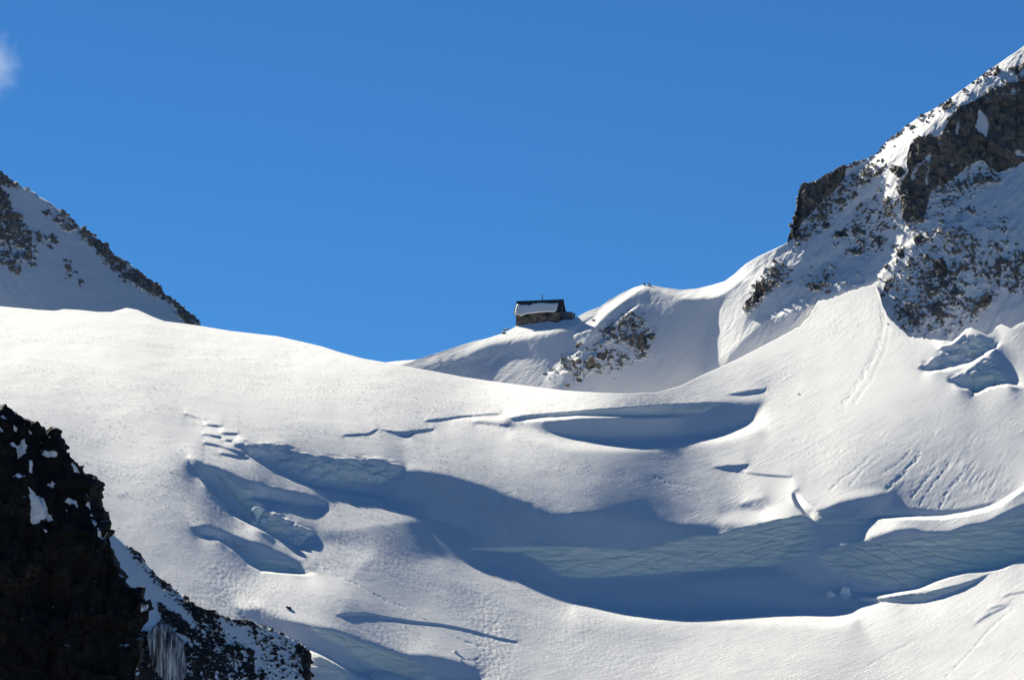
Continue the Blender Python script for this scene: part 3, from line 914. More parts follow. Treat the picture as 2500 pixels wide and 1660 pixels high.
# shaded faces of the hut hill and of the bowl
g.paint(Z2([(560, 580), (650, 545), (720, 495), (850, 455), (1010, 440), (1250, 400), (1370, 370), (1420, 400), (1330, 460), (1250, 545), (1150, 640), (1060, 560), (960, 560), (850, 545), (700, 570)]), s=46, zx=-.03, feather=5)
g.paint(Z2([(0, 560), (200, 600), (420, 535), (560, 490), (760, 425), (940, 350), (1100, 320), (1300, 315), (1480, 225), (1560, 185), (1450, 290), (1330, 350), (1200, 395), (1040, 425), (860, 452), (740, 488), (650, 540), (540, 580), (400, 620), (200, 640)]), s=24, zx=.05, feather=4)
g.paint(Z2([(1785, 118), (1810, 125), (1900, 150), (2000, 188), (2150, 180), (2235, 185), (2190, 300), (2150, 420), (2135, 600), (2128, 665), (1850, 785), (1500, 790), (1280, 768), (1240, 750), (1320, 600), (1420, 430), (1560, 290), (1680, 190)]), s=47, zx=-.05, feather=3)
g.paint(Z2([(1480, 240), (1620, 155), (1700, 112), (1765, 92), (1810, 97), (1900, 112), (2000, 125), (2100, 118), (2280, 70), (2362, 5), (2400, 60), (2240, 172), (2150, 178), (2000, 186), (1900, 146), (1810, 120), (1760, 122), (1680, 165), (1560, 260), (1440, 380), (1380, 400)]), s=22, zx=.05, feather=2.5)
g.paint(Z2([(1300, 500), (1390, 400), (1440, 390), (1400, 450), (1300, 560), (1220, 640), (1160, 720), (1130, 700), (1200, 610)]), s=36, zx=.30, feather=3)
g.paint(Z2([(1140, 680), (1180, 690), (1260, 755), (1100, 745)]), s=34, zx=.2, feather=3)
for p in ([(780, 590), (830, 545)], [(765, 600), (800, 575)], [(400, 625), (450, 600)], [(490, 600), (510, 590)]):
    g.stroke(Z2(p), 6, s=50)
for p in ([(550, 540), (700, 380), (900, 260), (960, 200)], [(640, 520), (800, 350), (910, 300)], [(900, 720), (1000, 660), (1160, 590)], [(800, 930), (860, 870)], [(460, 1000), (600, 925)], [(480, 920), (570, 830)],
          [(1170, 400), (1280, 290), (1400, 180)], [(1330, 240), (1480, 130), (1590, 60)], [(60, 1230), (190, 1165)], [(300, 1200), (450, 1160)], [(1060, 510), (1130, 480)]):
    g.stroke(ZB(p), 5, s=24, zx=.2)
# bowl to the right of the notch, with its own shaded hollow
g.paint(Z4([(0, 640), (90, 560), (200, 480), (330, 430), (440, 420), (300, 560), (200, 700), (170, 800), (350, 745), (200, 860), (0, 1090), (-120, 1100), (-100, 860)]), s=40, zx=.42, feather=4)
g.paint(Z4([(345, 745), (450, 695), (560, 680), (640, 665), (700, 640), (715, 680), (660, 770), (560, 830), (320, 948), (210, 1010), (60, 1080), (120, 980), (250, 850)]), s=55, zx=.0, feather=2.5)
g.paint(Z4([(200, 690), (240, 720), (330, 735), (345, 690), (440, 660), (480, 655), (500, 560), (560, 480), (480, 480), (380, 560), (300, 610)]), s=52, zx=.1, feather=2)
g.paint(Z4([(500, 600), (600, 560), (740, 560), (700, 640), (560, 675), (350, 735), (480, 660)]), s=34, zx=.35, feather=2)
g.paint(Z4([(770, 560), (890, 540), (1000, 500), (880, 585), (800, 590)]), s=54, feature=0) if False else None
g.paint(ZM([(430, 1170), (700, 1150), (900, 1060), (960, 1030), (880, 1090), (690, 1160), (440, 1270), (370, 1260)]), s=54, zx=.05, feather=1.5)
# bright sunlit strip below the upper skyline
g.paint(Z3([(980, 1060), (1080, 960), (1200, 895), (1300, 800), (1450, 690), (1600, 570), (1750, 470), (1900, 370), (2050, 270), (2200, 150), (2352, 45), (2600, -100), (2600, 60), (2352, 160), (2200, 230), (2060, 330),
            (1900, 440), (1840, 520), (1700, 600), (1600, 700), (1480, 760), (1440, 840), (1330, 880), (1230, 960), (1100, 1070), (1010, 1150)]), s=30, zx=.42, feather=3)
# sunlit aprons and shaded snow between the rocks
for p in ([(960, 1370), (1060, 1290), (1200, 1190), (1310, 1110), (1330, 1130), (1200, 1230), (1080, 1320)], [(1270, 1190), (1330, 1120), (1340, 1150), (1290, 1200)], [(1880, 1440), (1960, 1400), (2060, 1330), (2100, 1360), (2020, 1430), (1900, 1520)],
          [(1560, 1520), (1700, 1440), (1860, 1330), (1980, 1290), (1960, 1340), (1760, 1450), (1600, 1560)]):
    g.paint(Z3(p), s=30, zx=.45, feather=2)
for p in ([(390, 985), (500, 900), (620, 800), (640, 840), (560, 920), (420, 1000)], [(300, 1120), (400, 1040), (560, 960), (720, 930), (680, 980), (500, 1060), (340, 1140)], [(640, 1110), (760, 960), (900, 870), (1000, 790), (980, 880), (800, 1000), (690, 1090)],
          [(640, 580), (760, 470), (930, 290), (900, 330), (760, 450)], [(1050, 800), (1200, 690), (1300, 640), (1250, 700), (1100, 800)]):
    g.paint(ZM(p), s=31, zx=.45, feather=1.5)
g.paint(ZM([(1500, 420), (1700, 400), (2300, 150), (2300, 1300), (1900, 1560), (1700, 1500), (1900, 1250), (2138, 1000), (2000, 700), (1850, 560)]), s=48, zx=-.08, feather=8)
g.paint(ZM([(380, 900), (560, 760), (680, 700), (620, 780), (480, 900), (300, 1010), (200, 960), (250, 850)]), s=52, zx=.0, feather=3)
g.paint(ZM([(500, 420), (560, 380), (720, 330), (900, 250), (940, 270), (860, 310), (700, 440), (580, 540), (560, 470)]), s=53, zx=.0, feather=3)

g.paint(ZM([(360, 1130), (480, 1020), (640, 900), (900, 760), (1040, 720), (1050, 900), (950, 1050), (700, 1140), (440, 1230)]), s=33, zx=.42, feather=5)
# rock: cliffs (bare) and broken ground (density)
CLIFFS = [
    Z3([(2090, 380), (2250, 440), (2352, 330), (2460, 260), (2460, 830), (2240, 850), (2200, 770), (2060, 850), (2060, 700), (2090, 500)]),
    Z3([(1840, 520), (1900, 480), (1960, 640), (2030, 740), (2060, 880), (1990, 910), (1920, 920), (1800, 1000), (1740, 1110), (1620, 1130), (1660, 900), (1700, 800), (1750, 750), (1830, 560)]),
    Z3([(1480, 790), (1640, 730), (1670, 790), (1560, 900), (1500, 960), (1460, 1000), (1460, 880)]),
    Z3([(1420, 1060), (1500, 1000), (1570, 1000), (1590, 1120), (1570, 1200), (1600, 1330), (1520, 1400), (1430, 1390), (1420, 1280), (1390, 1190)]),
    Z3([(520, 1560), (600, 1340), (630, 1150), (650, 1100), (770, 1070), (900, 980), (1000, 950), (960, 1080), (930, 1130), (850, 1200), (750, 1290), (700, 1350), (620, 1450), (560, 1530)]),
    Z3([(1725, 490), (1780, 450), (1860, 460), (1730, 570)]),
    Z3([(2110, 240), (2180, 220), (2140, 290)]), Z3([(2230, 230), (2352, 170), (2420, 150), (2300, 270)]),
    Z3([(2050, 910), (2200, 860), (2280, 930), (2230, 1000), (2110, 1000)]),
    Z3([(1330, 940), (1390, 960), (1460, 1000), (1400, 1060), (1330, 1000)]),
    Z3([(1220, 1010), (1280, 950), (1270, 1010), (1230, 1050)]),
    Z3([(1030, 1190), (1070, 1180), (1060, 1215), (1020, 1210)]),
    ZM([(1030, 800), (1090, 820), (1100, 870), (1040, 890)]), ZM([(1170, 720), (1240, 680), (1280, 730), (1190, 790)]), ZM([(370, 620), (430, 580), (470, 620), (400, 660)]),
    ZM([(300, 1140), (370, 1130), (370, 1175), (310, 1180)]), ZM([(480, 690), (540, 640), (620, 690), (710, 620), (700, 660), (590, 705), (480, 725)]),
    ZM([(660, 1100), (740, 1080), (830, 1020), (800, 1060), (720, 1100)]),
    ZM([(1350, 940), (1430, 880), (1480, 1000), (1430, 1110), (1370, 1060)]), ZM([(1730, 1310), (1800, 1210), (1870, 1220), (1840, 1310), (1780, 1330)]), ZM([(1300, 1320), (1400, 1265), (1440, 1300), (1330, 1340)]),
    Z4([(205, 680), (215, 610), (340, 450), (390, 400), (380, 470), (370, 540), (300, 600), (270, 640)]),
    ZB([(1420, 200), (1480, 160), (1570, 160), (1580, 220), (1520, 220)]), ZB([(1480, 790), (1470, 700), (1520, 550), (1560, 640), (1540, 790)]), ZB([(1610, 760), (1620, 600), (1720, 520), (1780, 640), (1740, 830), (1600, 840)]),
    ZB([(1780, 560), (1900, 510), (1890, 640), (1850, 670), (1800, 600)]), ZB([(1720, 740), (1870, 710), (1790, 820), (1710, 830)]), ZB([(780, 950), (850, 950), (840, 1060), (1000, 1080), (880, 1120), (760, 1140), (740, 1120)]),
    ZB([(920, 880), (1080, 890), (1060, 1000), (960, 1000), (890, 950)]), ZB([(520, 750), (600, 700), (630, 720), (560, 830)]), ZB([(1130, 430), (1230, 430), (1230, 520), (1170, 490)]), ZB([(1010, 590), (1080, 530), (1090, 560)]),
    ZB([(530, 1300), (680, 1310), (640, 1380), (560, 1380)]), ZB([(1290, 1050), (1370, 1060), (1360, 1120), (1290, 1120)]), ZB([(640, 1290), (750, 1240), (700, 1300)]),
]
for i, c in enumerate(CLIFFS):
    g.mark('rock', c, 1.0, feather=2 if i > 8 else 3, wob=2.5 if i < 12 else 1.2)
ZC = lambda p: R(1900, 100, .574, p)
band = ZC([(560, 440), (600, 412), (655, 400), (690, 415), (720, 340), (765, 290), (820, 262), (905, 215), (960, 195), (1045, 160), (1200, 80), (1200, 520), (1045, 515), (1000, 540), (955, 556), (895, 545), (870, 505), (800, 540), (720, 605), (650, 640), (630, 720), (600, 770), (545, 772), (530, 690), (520, 640), (545, 590), (560, 530)])
g.mark('rock', band, 1.0, feather=2, wob=2.5)
g.paint(band, s=69, zx=.08, feather=3)
for p_ in ([(640, 480), (660, 470), (650, 540), (640, 620), (615, 640), (625, 560)], [(835, 280), (880, 300), (900, 360), (885, 440), (868, 400), (830, 370), (845, 330)], [(985, 470), (1060, 462), (1060, 495), (1010, 500)], [(930, 222), (1030, 195), (1035, 230), (990, 245), (940, 240)],
          [(760, 320), (775, 320), (770, 400), (755, 440), (748, 380)], [(560, 560), (640, 480), (655, 485), (600, 560), (560, 620)], [(720, 520), (800, 505), (780, 520), (730, 545)], [(780, 430), (795, 400), (795, 470), (782, 470)]):
    g.mark('rock', ZC(p_), 0.30, feather=3, wob=5, mode='set')
for i in (0, 1, 2, 3, 4, 8):
    g.paint(CLIFFS[i], s=70, zx=(.5 if i == 4 else .1), feather=3)
g.paint(Z4([(1320, 380), (1290, 450), (1285, 560), (1400, 700), (1440, 840), (1600, 860), (1900, 850), (1970, 770), (2080, 600), (2300, 520), (2500, 480), (2500, 250), (1950, 20), (1600, 100), (1450, 220)]), s=53, zx=.08, feather=10)
BROKEN = [
    (Z4([(1320, 380), (1290, 450), (1285, 560), (1400, 700), (1440, 840), (1600, 860), (1900, 850), (1970, 770), (2080, 600), (2300, 520), (2500, 480), (2500, 250), (1950, 20), (1500, 20), (1400, 150)]), .36),
    (ZM([(1030, 760), (1160, 740), (1300, 830), (1480, 1000), (1450, 1200), (1500, 1500), (1100, 1520), (1040, 1380), (940, 1180), (940, 1060)]), .44),
    (Z4([(480, 270), (560, 320), (540, 400), (380, 560), (300, 620), (230, 690), (205, 670), (330, 450), (400, 380)]), .60),
    (Z3([(560, 1540), (760, 1290), (960, 1110), (1060, 1010), (1220, 930), (1290, 960), (1090, 1150), (900, 1330), (760, 1480), (640, 1570)]), .48),
    (Z3([(1100, 1250), (1400, 1050), (1600, 1150), (1640, 1330), (1560, 1500), (1300, 1450), (1200, 1500), (1000, 1560), (900, 1480)]), .34),
    (Z3([(1620, 1130), (1800, 1020), (2060, 930), (2180, 1030), (1990, 1170), (1800, 1270), (1640, 1320)]), .40),
    (Z3([(1330, 1400), (1560, 1390), (1900, 1420), (2150, 1500), (2352, 1560), (2352, 1400), (2150, 1300), (2000, 1240)]), .24),
    (Z3([(1290, 770), (1400, 690), (1600, 560), (1850, 390), (2040, 250), (2150, 180), (2150, 210), (1900, 400), (1640, 590), (1430, 720), (1330, 800)]), .42),
    (Z3([(1840, 520), (2000, 420), (2352, 200), (2352, 440), (2150, 480), (1950, 560), (1850, 650)]), .40),
    (ZM([(560, 560), (760, 500), (860, 420), (840, 600), (720, 700), (500, 760), (440, 780), (520, 640)]), .40),
    (ZM([(600, 820), (760, 770), (1000, 680), (1060, 740), (900, 820), (640, 900)]), .36),
    (ZM([(200, 1000), (340, 960), (700, 1000), (840, 1040), (600, 1130), (430, 1190), (350, 1170), (200, 1080)]), .22),
    (ZB([(1180, 230), (1400, 180), (1580, 160), (1980, 370), (1950, 560), (1930, 870), (1700, 950), (1500, 1100), (1200, 1190), (800, 1200), (500, 1390), (330, 1300), (420, 1080), (620, 720), (1000, 400)]), .30),
    (ZB([(310, 960), (420, 930), (640, 680), (840, 560), (700, 900), (480, 1150), (320, 1300), (60, 1250), (200, 1150)]), .26),
    (ZB([(860, 240), (910, 300), (840, 350)]), .5),
]
DENS = np.zeros((g.nv, g.nu))
g.attr['dens'] = DENS
for p, v in BROKEN:
    g.mark('dens', p, v, feather=8, wob=3)
g.solve((1400, 900), 1230.0, wu=0.6)

# seat the ridge behind the glacier crest
ub = np.arange(560, 2961, 4.0)
vb = interp_poly(CREST, ub)
gap = np.interp(ub, [560, 880, 1000, 1250, 1500, 1600, 1720, 1800, 1900, 2000, 2080, 2160, 2240, 2320, 2400, 2640], [24, 24, 28, 50, 73, 66, 44, 25, 13, 4, 2, 10, 22, 25, 28, 30])
dl = np.log((GL.depth(ub, vb + 1) + gap) / RG.depth(ub, vb))
kern = np.exp(-0.5 * (np.arange(-60, 61) * 4 / 40.0) ** 2)
dl = np.convolve(np.pad(dl, 60, mode='edge'), kern / kern.sum(), 'valid')
RG.L += np.interp(RG.us, ub, dl)[None, :]

us = np.concatenate([np.arange(570, 900, 10.0), np.arange(900, 2522, 2.0), np.arange(2524, 2950, 10.0)])
top = interp_poly(SKYLINE, us)
bot = interp_poly(CREST, us) + 70
nr_ = 400
tt = np.linspace(0, 1, nr_)
Ug = np.repeat(us[None, :], nr_, 0)
Vg = top[None, :] * (1 - tt[:, None]) + bot[None, :] * tt[:, None]
P = RG.xyz(Ug, Vg)


def rock_relief(P, dens, bare, seed, sc=1.0, blocky=1.0, steep=0.0):
    """angular relief pushed out of a hillside and the rock/snow map that goes with it"""
    X, Y, Z = (P[..., k].ravel() for k in range(3))
    wx = X + 0.8 * sc * noise3(X / (3 * sc), Z / (3 * sc), Y * 0, seed)
    wz = Z + 0.8 * sc * noise3(X / (3 * sc), Z / (3 * sc), Y * 0 + 7, seed)
    shear = wx * 0.9 + wz * 0.45
    sh2 = wz * 0.9 - wx * 0.35
    r1, ox1, oz1, e1 = cells(shear, sh2, 3.4 * sc, seed + 1)
    r2, ox2, oz2, e2 = cells(shear * 1.25, sh2, 1.5 * sc, seed + 2)
    r3, ox3, oz3, e3 = cells(shear, sh2, 0.75 * sc, seed + 3)
    big = fbm(X / (9 * sc), Y / (9 * sc), Z / (9 * sc), 3, seed + 4)
    d, b = dens.ravel(), bare.ravel()
    fine = fbm(X / (0.9 * sc), Y / (0.9 * sc), Z / (0.9 * sc), 2, seed + 8)
    score = 0.85 * d + 0.34 * (r2[0] - .5) + 0.38 * (r3[0] - .5) + 0.10 * (r1[0] - .5) + 0.30 * big + 0.30 * fine - 0.5 + np.clip(d * 6, 0, 1) * 0.08
    score = np.where(d < 0.02, -1, score)
    score = np.maximum(score, (b - 0.5) * 1.6 + 0.25 * big + 0.12 * (r3[0] - .5))
    raw = score + 0.5
    m = np.clip(score * 5 + 0.5, 0, 1)
    f1 = (r1[0] - .5) * 1.0 + (r1[1] - .5) * ox1 * 0.55 / sc + (r1[2] - .5) * oz1 * 0.55 / sc
    f2 = (r2[0] - .5) * 0.6 + (r2[1] - .5) * ox2 * 0.75 / sc + (r2[2] - .5) * oz2 * 0.75 / sc
    f3 = (r3[0] - .5) * 0.35 + (r3[1] - .5) * ox3 * 0.8 / sc + (r3[2] - .5) * oz3 * 0.8 / sc
    relief = blocky * sc * (0.75 * f1 + 0.6 * f2 + 0.5 * f3)
    gul = fbm(X / (1.6 * sc), Y / (4 * sc), Z / (8.0 * sc), 3, seed + 5)
    push = m * (0.35 * sc + relief * (0.7 + 0.6 * b) + 0.9 * sc * b * gul) + np.clip(d + b, 0, 1) * 0.5 * sc * big
    return raw.reshape(dens.shape), push.reshape(dens.shape)


dens = RG.at(RG.attr['dens'], Ug, Vg)
bare = RG.at(RG.attr['rock'], Ug, Vg)
raw, push = rock_relief(P, dens, bare, 101)
X, Y, Z = (P[..., k].ravel() for k in range(3))
snowd = np.interp(Ug.ravel(), [1780, 1980], [0.05, 0.10]) * fbm((X * .8 - Y * .5) / 1.6, (X * .5 + Y * .8) / 7.0, Z / 4.0, 3, 131) + np.interp(Ug.ravel(), [1780, 1980], [0.04, 0.34]) * fbm((X * .85 - Z * .5) / 2.6, Y / 12, (X * .5 + Z * .85) / 7.5, 3, 132)
push = push + snowd.reshape(push.shape) * np.clip(1 - dens * 0.3, 0, 1)
# the summit dip and the skyline stay crisp: less push on the very edge where it is snow
N = grid_normals(P)
N *= np.sign(-N[..., 1:2]) * 1.0
edge = np.clip(tt[:, None] * nr_ / 6.0, 0.0, 1) * np.ones_like(Ug)
edge = np.maximum(edge, np.clip(bare + dens, 0, 1))
P = P + N * (push * edge)[..., None]
RG_P, RG_U, RG_V = P, Ug, Vg
at = {'rock': raw, 'ice': np.zeros_like(raw)}
Pb, at = add_back(P, at, [0.5, 1.4, 3, 6, 12, 24, 45], [0.1, 0.5, 1.6, 4.5, 11, 24, 50])
nb = Pb.shape[0] - P.shape[0]
NB = grid_normals(Pb)
NB *= np.where((NB * np.stack([-Pb[..., 0], -Pb[..., 1], np.full(Pb.shape[:2], 600.0)], -1)).sum(-1, keepdims=True) < 0, -1, 1)
bl = [(1921, 400), (1921, 590), (1905, 625), (1870, 672), (1838, 720), (1818, 748), (1812, 770), (1845, 792), (1848, 850), (1700, 960), (1660, 1080)]
Uc = np.concatenate([np.repeat(Ug[:1], nb, 0), Ug], 0)[:-1, :-1]
Vc = np.concatenate([np.repeat(Vg[:1], nb, 0), Vg], 0)[:-1, :-1]
left = Uc < interp_poly_v(bl, Vc)
snow_ridge = structure(sheet('snow_ridge', Pb, M_MOUNT, at, face_mask=left, normals=NB))
rocky_mountain = structure(sheet('rocky_mountain', Pb, M_MOUNT, at, face_mask=~left, normals=NB))

# ------------------------------------------------------------------ rows-based hills: left peak, dark cliff, spur
def row_hill(name, hill, edge_pts, v0, v1, ul, mat, cols, rows, dens_fn, seed, sc, rnd, back, blocky=1.0, snowamp=.15, sink=0.0):
    vs = np.linspace(v0, v1, rows)
    ur = interp_poly_v(edge_pts, vs)
    t = np.linspace(0, 1, cols) ** 0.9
    U = ul + (ur[:, None] - ul) * t[None, :]
    V = np.repeat(vs[:, None], cols, 1)
    d = hill.depth(U, V)
    e = np.clip((ur[:, None] - U) / rnd, 0, 1)
    d = d + back * (1 - np.sqrt(np.clip(1 - (1 - e) ** 2, 0, 1)))
    a, b = ray(U, V)
    P = np.stack([a * d, d, b * d], -1)
    dens = hill.at(hill.attr['dens'], U, V)
    bare = hill.at(hill.attr['rock'], U, V) if 'rock' in hill.attr else np.zeros_like(dens)
    raw, push = rock_relief(P, dens, bare, seed, sc, blocky)
    if 'clear' in hill.attr:
        c = hill.at(hill.attr['clear'], U, V)
        raw = np.where(c > 0.5, np.minimum(raw, 0.5 - (c - 0.5) * 1.2 + 0.0), raw)
    push = push - sink
    X, Y, Z = (P[..., k].ravel() for k in range(3))
    push = push + (snowamp * fbm(X / 5, Y / 8, Z / 5, 4, seed + 60)).reshape(push.shape)
    N = grid_normals(P)
    N *= np.where((N * P).sum(-1, keepdims=True) > 0, -1, 1)
    P = P + N * push[..., None]
    # closing side: the hill turns away behind its edge
    last = P[:, -1:, :]
    ext = []
    for k, s in enumerate([1, 3, 8, 20, 45]):
        r = last.copy()
        r[..., 0] -= s * 0.45
        r[..., 1] += s
        r[..., 2] -= s * 0.25
        ext.append(r)
    P2 = np.concatenate([P] + ext, 1)
    raw2 = np.concatenate([raw] + [raw[:, -1:]] * 5, 1)
    o = structure(sheet(name, P2, mat, {'rock': raw2, 'ice': np.zeros_like(raw2)}))
    return o, P, U, V, dens


ZA = lambda p: R(0, 380, .2806, p)
Z6 = lambda p: R(0, 980, .4336, p)
PK = Hill(-160, 580, 320, 920, 2.0, [(0, 500, 44, -.6), (200, 650, 40, -.65), (100, 720, 33, -.5), (300, 720, 36, -.65), (450, 780, 38, -.7), (60, 640, 42, -.55)], sigma=120)
PK.attr['dens'] = np.zeros((PK.nv, PK.nu))
for p, v in [(ZA([(-200, 200), (0, 250), (60, 420), (230, 600), (330, 880), (290, 965), (200, 945), (150, 1015), (-200, 960)]), .46),
             (ZA([(330, 480), (480, 430), (640, 560), (720, 660), (560, 640), (420, 560)]), .26), (ZA([(300, 680), (400, 680), (540, 740), (480, 820), (390, 830)]), .34),
             (ZA([(540, 910), (600, 900), (650, 980), (610, 1090), (560, 1040)]), .5), (ZA([(680, 1060), (720, 1060), (750, 1130), (700, 1160)]), .5),
             (ZA([(690, 690), (720, 640), (820, 690), (1000, 850), (1250, 1030), (1500, 1230), (1800, 1500), (1650, 1480), (1560, 1420), (1500, 1300), (1350, 1230), (1240, 1170), (1040, 1060), (940, 960), (860, 850), (760, 760)]), .58),
             (ZA([(-300, 0), (0, 160), (200, 285), (330, 345), (180, 290), (90, 265), (0, 245), (-300, 150)]), .8)]:
    PK.mark('dens', p, v, feather=5, wob=3)
PK.solve((200, 770), float(GL.depth(200, 765)) + 60.0, wu=0.6)
rocky_peak, PK_P, PK_U, PK_V, PK_D = row_hill('rocky_peak', PK, PEAK_EDGE, 325, 900, -140, M_MOUNT, 300, 300, None, 201, 1.35, 12, 6)
CK = Hill(-180, 460, 900, 1760, 2.0, [(0, 1050, 52, -.3), (150, 1150, 58, -.3), (100, 1350, 74, -.1), (250, 1500, 78, -.1), (100, 1650, 76, 0), (300, 1400, 72, -.3), (230, 1250, 62, -.4)], sigma=120)
CK.attr['dens'] = np.full((CK.nv, CK.nu), .9)
CK.attr['rock'] = np.full((CK.nv, CK.nu), .8)
for p in [[(160, 470), (200, 500), (240, 530), (262, 580), (292, 630), (302, 668), (260, 650), (200, 682), (175, 662), (172, 560)], [(76, 412), (96, 375), (120, 390), (142, 426), (100, 432)], [(258, 456), (280, 440), (334, 464), (290, 464)], [(358, 556), (390, 538), (440, 540), (442, 570), (400, 566)],
          [(90, 245), (130, 215), (155, 250), (145, 290), (100, 300)], [(395, 360), (410, 350), (460, 395), (420, 402)], [(490, 520), (520, 530), (525, 610), (560, 700), (600, 760), (560, 750), (520, 660), (505, 580)], [(240, 705), (270, 715), (265, 728)],
          [(830, 1100), (880, 1130), (878, 1150), (835, 1140)], [(55, 225), (90, 240), (85, 262), (60, 250)], [(-10, 170), (20, 180), (10, 200)], [(360, 590), (385, 600), (380, 608)], [(160, 330), (185, 340), (182, 400), (165, 396)], [(615, 705), (650, 715), (655, 735), (620, 730)],
          [(0, 105), (20, 95), (40, 120), (10, 125)], [(70, 150), (100, 165), (95, 178), (75, 170)], [(160, 180), (178, 190), (175, 205), (162, 200)], [(225, 250), (330, 300), (300, 312), (240, 290)], [(365, 262), (385, 275), (380, 285)]]:
    CK.mark('clear', Z6(p), 1.0, feather=0, wob=2.5)
CK.solve((150, 1400), 560.0, wu=0.6)
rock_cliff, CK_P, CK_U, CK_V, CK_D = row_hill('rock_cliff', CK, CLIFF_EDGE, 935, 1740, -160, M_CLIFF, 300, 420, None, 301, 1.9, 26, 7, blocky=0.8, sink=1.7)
SP_ = Hill(180, 820, 1240, 1760, 2.0, [(350, 1400, 42, -.5), (450, 1500, 46, -.5), (600, 1600, 52, -.35), (700, 1620, 55, -.25), (400, 1620, 62, -.3), (560, 1530, 40, -.5)], sigma=90)
SP_.attr['dens'] = np.zeros((SP_.nv, SP_.nu))
Z5 = lambda p: R(150, 1300, .2667, p)
for p, v in [(Z5([(560, 110), (640, 150), (760, 300), (900, 400), (1060, 540), (1300, 700), (1450, 740), (1450, 820), (1200, 740), (1050, 640), (870, 450), (700, 280)]), .55),
             (Z5([(1100, 600), (1300, 700), (1500, 900), (1750, 1060), (1800, 1350), (1000, 1350), (1120, 1000), (1330, 950), (1250, 860), (1150, 720)]), .66), (Z5([(880, 620), (980, 720), (1170, 830), (1320, 940), (1300, 1010), (1180, 1000), (1060, 900), (900, 780)]), .85),
             (Z5([(1450, 760), (1700, 800), (1900, 860), (2200, 1000), (2260, 1050), (2100, 990), (1850, 900), (1500, 830)]), .5), (Z5([(1680, 900), (1760, 900), (2000, 950), (2150, 1100), (2260, 1350), (1800, 1350), (1850, 1100)]), .42), (Z5([(2130, 1040), (2270, 1040), (2275, 1380), (2220, 1380), (2190, 1150)]), .95),
             (Z5([(1000, 1000), (1300, 1000), (1300, 1400), (700, 1400), (700, 900)]), .8), (Z5([(1980, 930), (2100, 950), (2080, 1100), (1960, 1060)]), .5), (Z5([(1840, 1000), (1900, 1010), (1890, 1150), (1850, 1080)]), .6)]:
    SP_.mark('dens', p, v, feather=3, wob=2)
SP_.solve((600, 1580), float(GL.depth(600, 1500)) - 55.0, wu=0.6)
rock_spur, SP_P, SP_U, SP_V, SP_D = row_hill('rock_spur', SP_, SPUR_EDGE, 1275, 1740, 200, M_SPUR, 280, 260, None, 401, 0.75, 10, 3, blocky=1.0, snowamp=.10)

# ------------------------------------------------------------------ far ridge left of the hut hill and the valley floor
us = np.linspace(700, 1400, 90)
tp = np.interp(us, [700, 905, 950, 985, 1010, 1040, 1062, 1400], [905, 889, 884, 880, 879, 874, 868, 872]) + noise3(us / 7.0, us * 0, us * 0, 5) * 1.2
rows = []
for k, (dv, dd) in enumerate([(0, 60), (0, 0), (8, -15), (25, -40), (90, -120)]):
    a, b = ray(us, tp + dv)
    d = 1900.0 + dd + us * 0
    rows.append(np.stack([a * 1900 if k == 0 else a * d, d, (b * 1900 - 12) if k == 0 else b * d], -1))
far = np.stack(rows, 0)
dr = structure(sheet('distant_ridge', far, M_MOUNT, {'rock': np.full((5, 90), .42), 'ice': np.zeros((5, 90))}))
bm = bmesh.new()
bmesh.ops.create_circle(bm, cap_ends=True, radius=30000, segments=96)
me = bpy.data.meshes.new('valley_ground')
bm.to_mesh(me)
bm.free()
me.materials.append(plain_material('valley_scree', (0.20, 0.195, 0.18), 0.95, scale=0.02))
vg = structure(link(bpy.data.objects.new('valley_ground', me)))
vg.location = (0, 0, -2.0)
# ------------------------------------------------------------------ helpers for built things
def mesh_obj(name, bm, mat, parent=None, smooth=False):
    me = bpy.data.meshes.new(name)
    bm.normal_update()
    bm.to_mesh(me)
    bm.free()
    me.materials.append(mat)
    if smooth:
        for f in me.polygons:
            f.use_smooth = True
    o = link(bpy.data.objects.new(name, me))
    if parent is not None:
        o.parent = parent
    return o


def box(bm, x0, x1, y0, y1, z0, z1):
    v = [bm.verts.new(p) for p in ((x0, y0, z0), (x1, y0, z0), (x1, y1, z0), (x0, y1, z0), (x0, y0, z1), (x1, y0, z1), (x1, y1, z1), (x0, y1, z1))]
    for f in ((3, 2, 1, 0), (4, 5, 6, 7), (0, 1, 5, 4), (1, 2, 6, 5), (2, 3, 7, 6), (3, 0, 4, 7)):
        bm.faces.new([v[i] for i in f])


def prism(bm, pts, d):
    """solid between polygon pts and pts+d"""
    a = [bm.verts.new(p) for p in pts]
    b = [bm.verts.new(tuple(Vector(p) + Vector(d))) for p in pts]
    n = len(pts)
    bm.faces.new(a[::-1])
    bm.faces.new(b)
    for i in range(n):
        bm.faces.new((a[i], a[(i + 1) % n], b[(i + 1) % n], b[i]))
    bmesh.ops.recalc_face_normals(bm, faces=bm.faces[:])


def empty(name, loc, rz=0.0):
    o = link(bpy.data.objects.new(name, None))
    o.location = loc
    o.rotation_euler = (0, 0, rz)
    o.empty_display_size = 0.5
    return o


def rock_mesh(seed, n=15, flat=1.0, name='rock'):
    r = np.random.RandomState(seed)
    p = r.normal(size=(n, 3))
    p /= np.linalg.norm(p, axis=1)[:, None]
    p *= (0.75 + 0.35 * r.rand(n))[:, None]
    p[:, 2] *= flat
    bm = bmesh.new()
    vs = [bm.verts.new(q) for q in p]
    res = bmesh.ops.convex_hull(bm, input=vs)
    junk = [e for e in res['geom_interior'] if isinstance(e, bmesh.types.BMVert)] + [e for e in res['geom_unused'] if isinstance(e, bmesh.types.BMVert)]
    bmesh.ops.delete(bm, geom=list(set(junk)), context='VERTS')
    bm.normal_update()
    me = bpy.data.meshes.new(name)
    bm.to_mesh(me)
    bm.free()
    return me


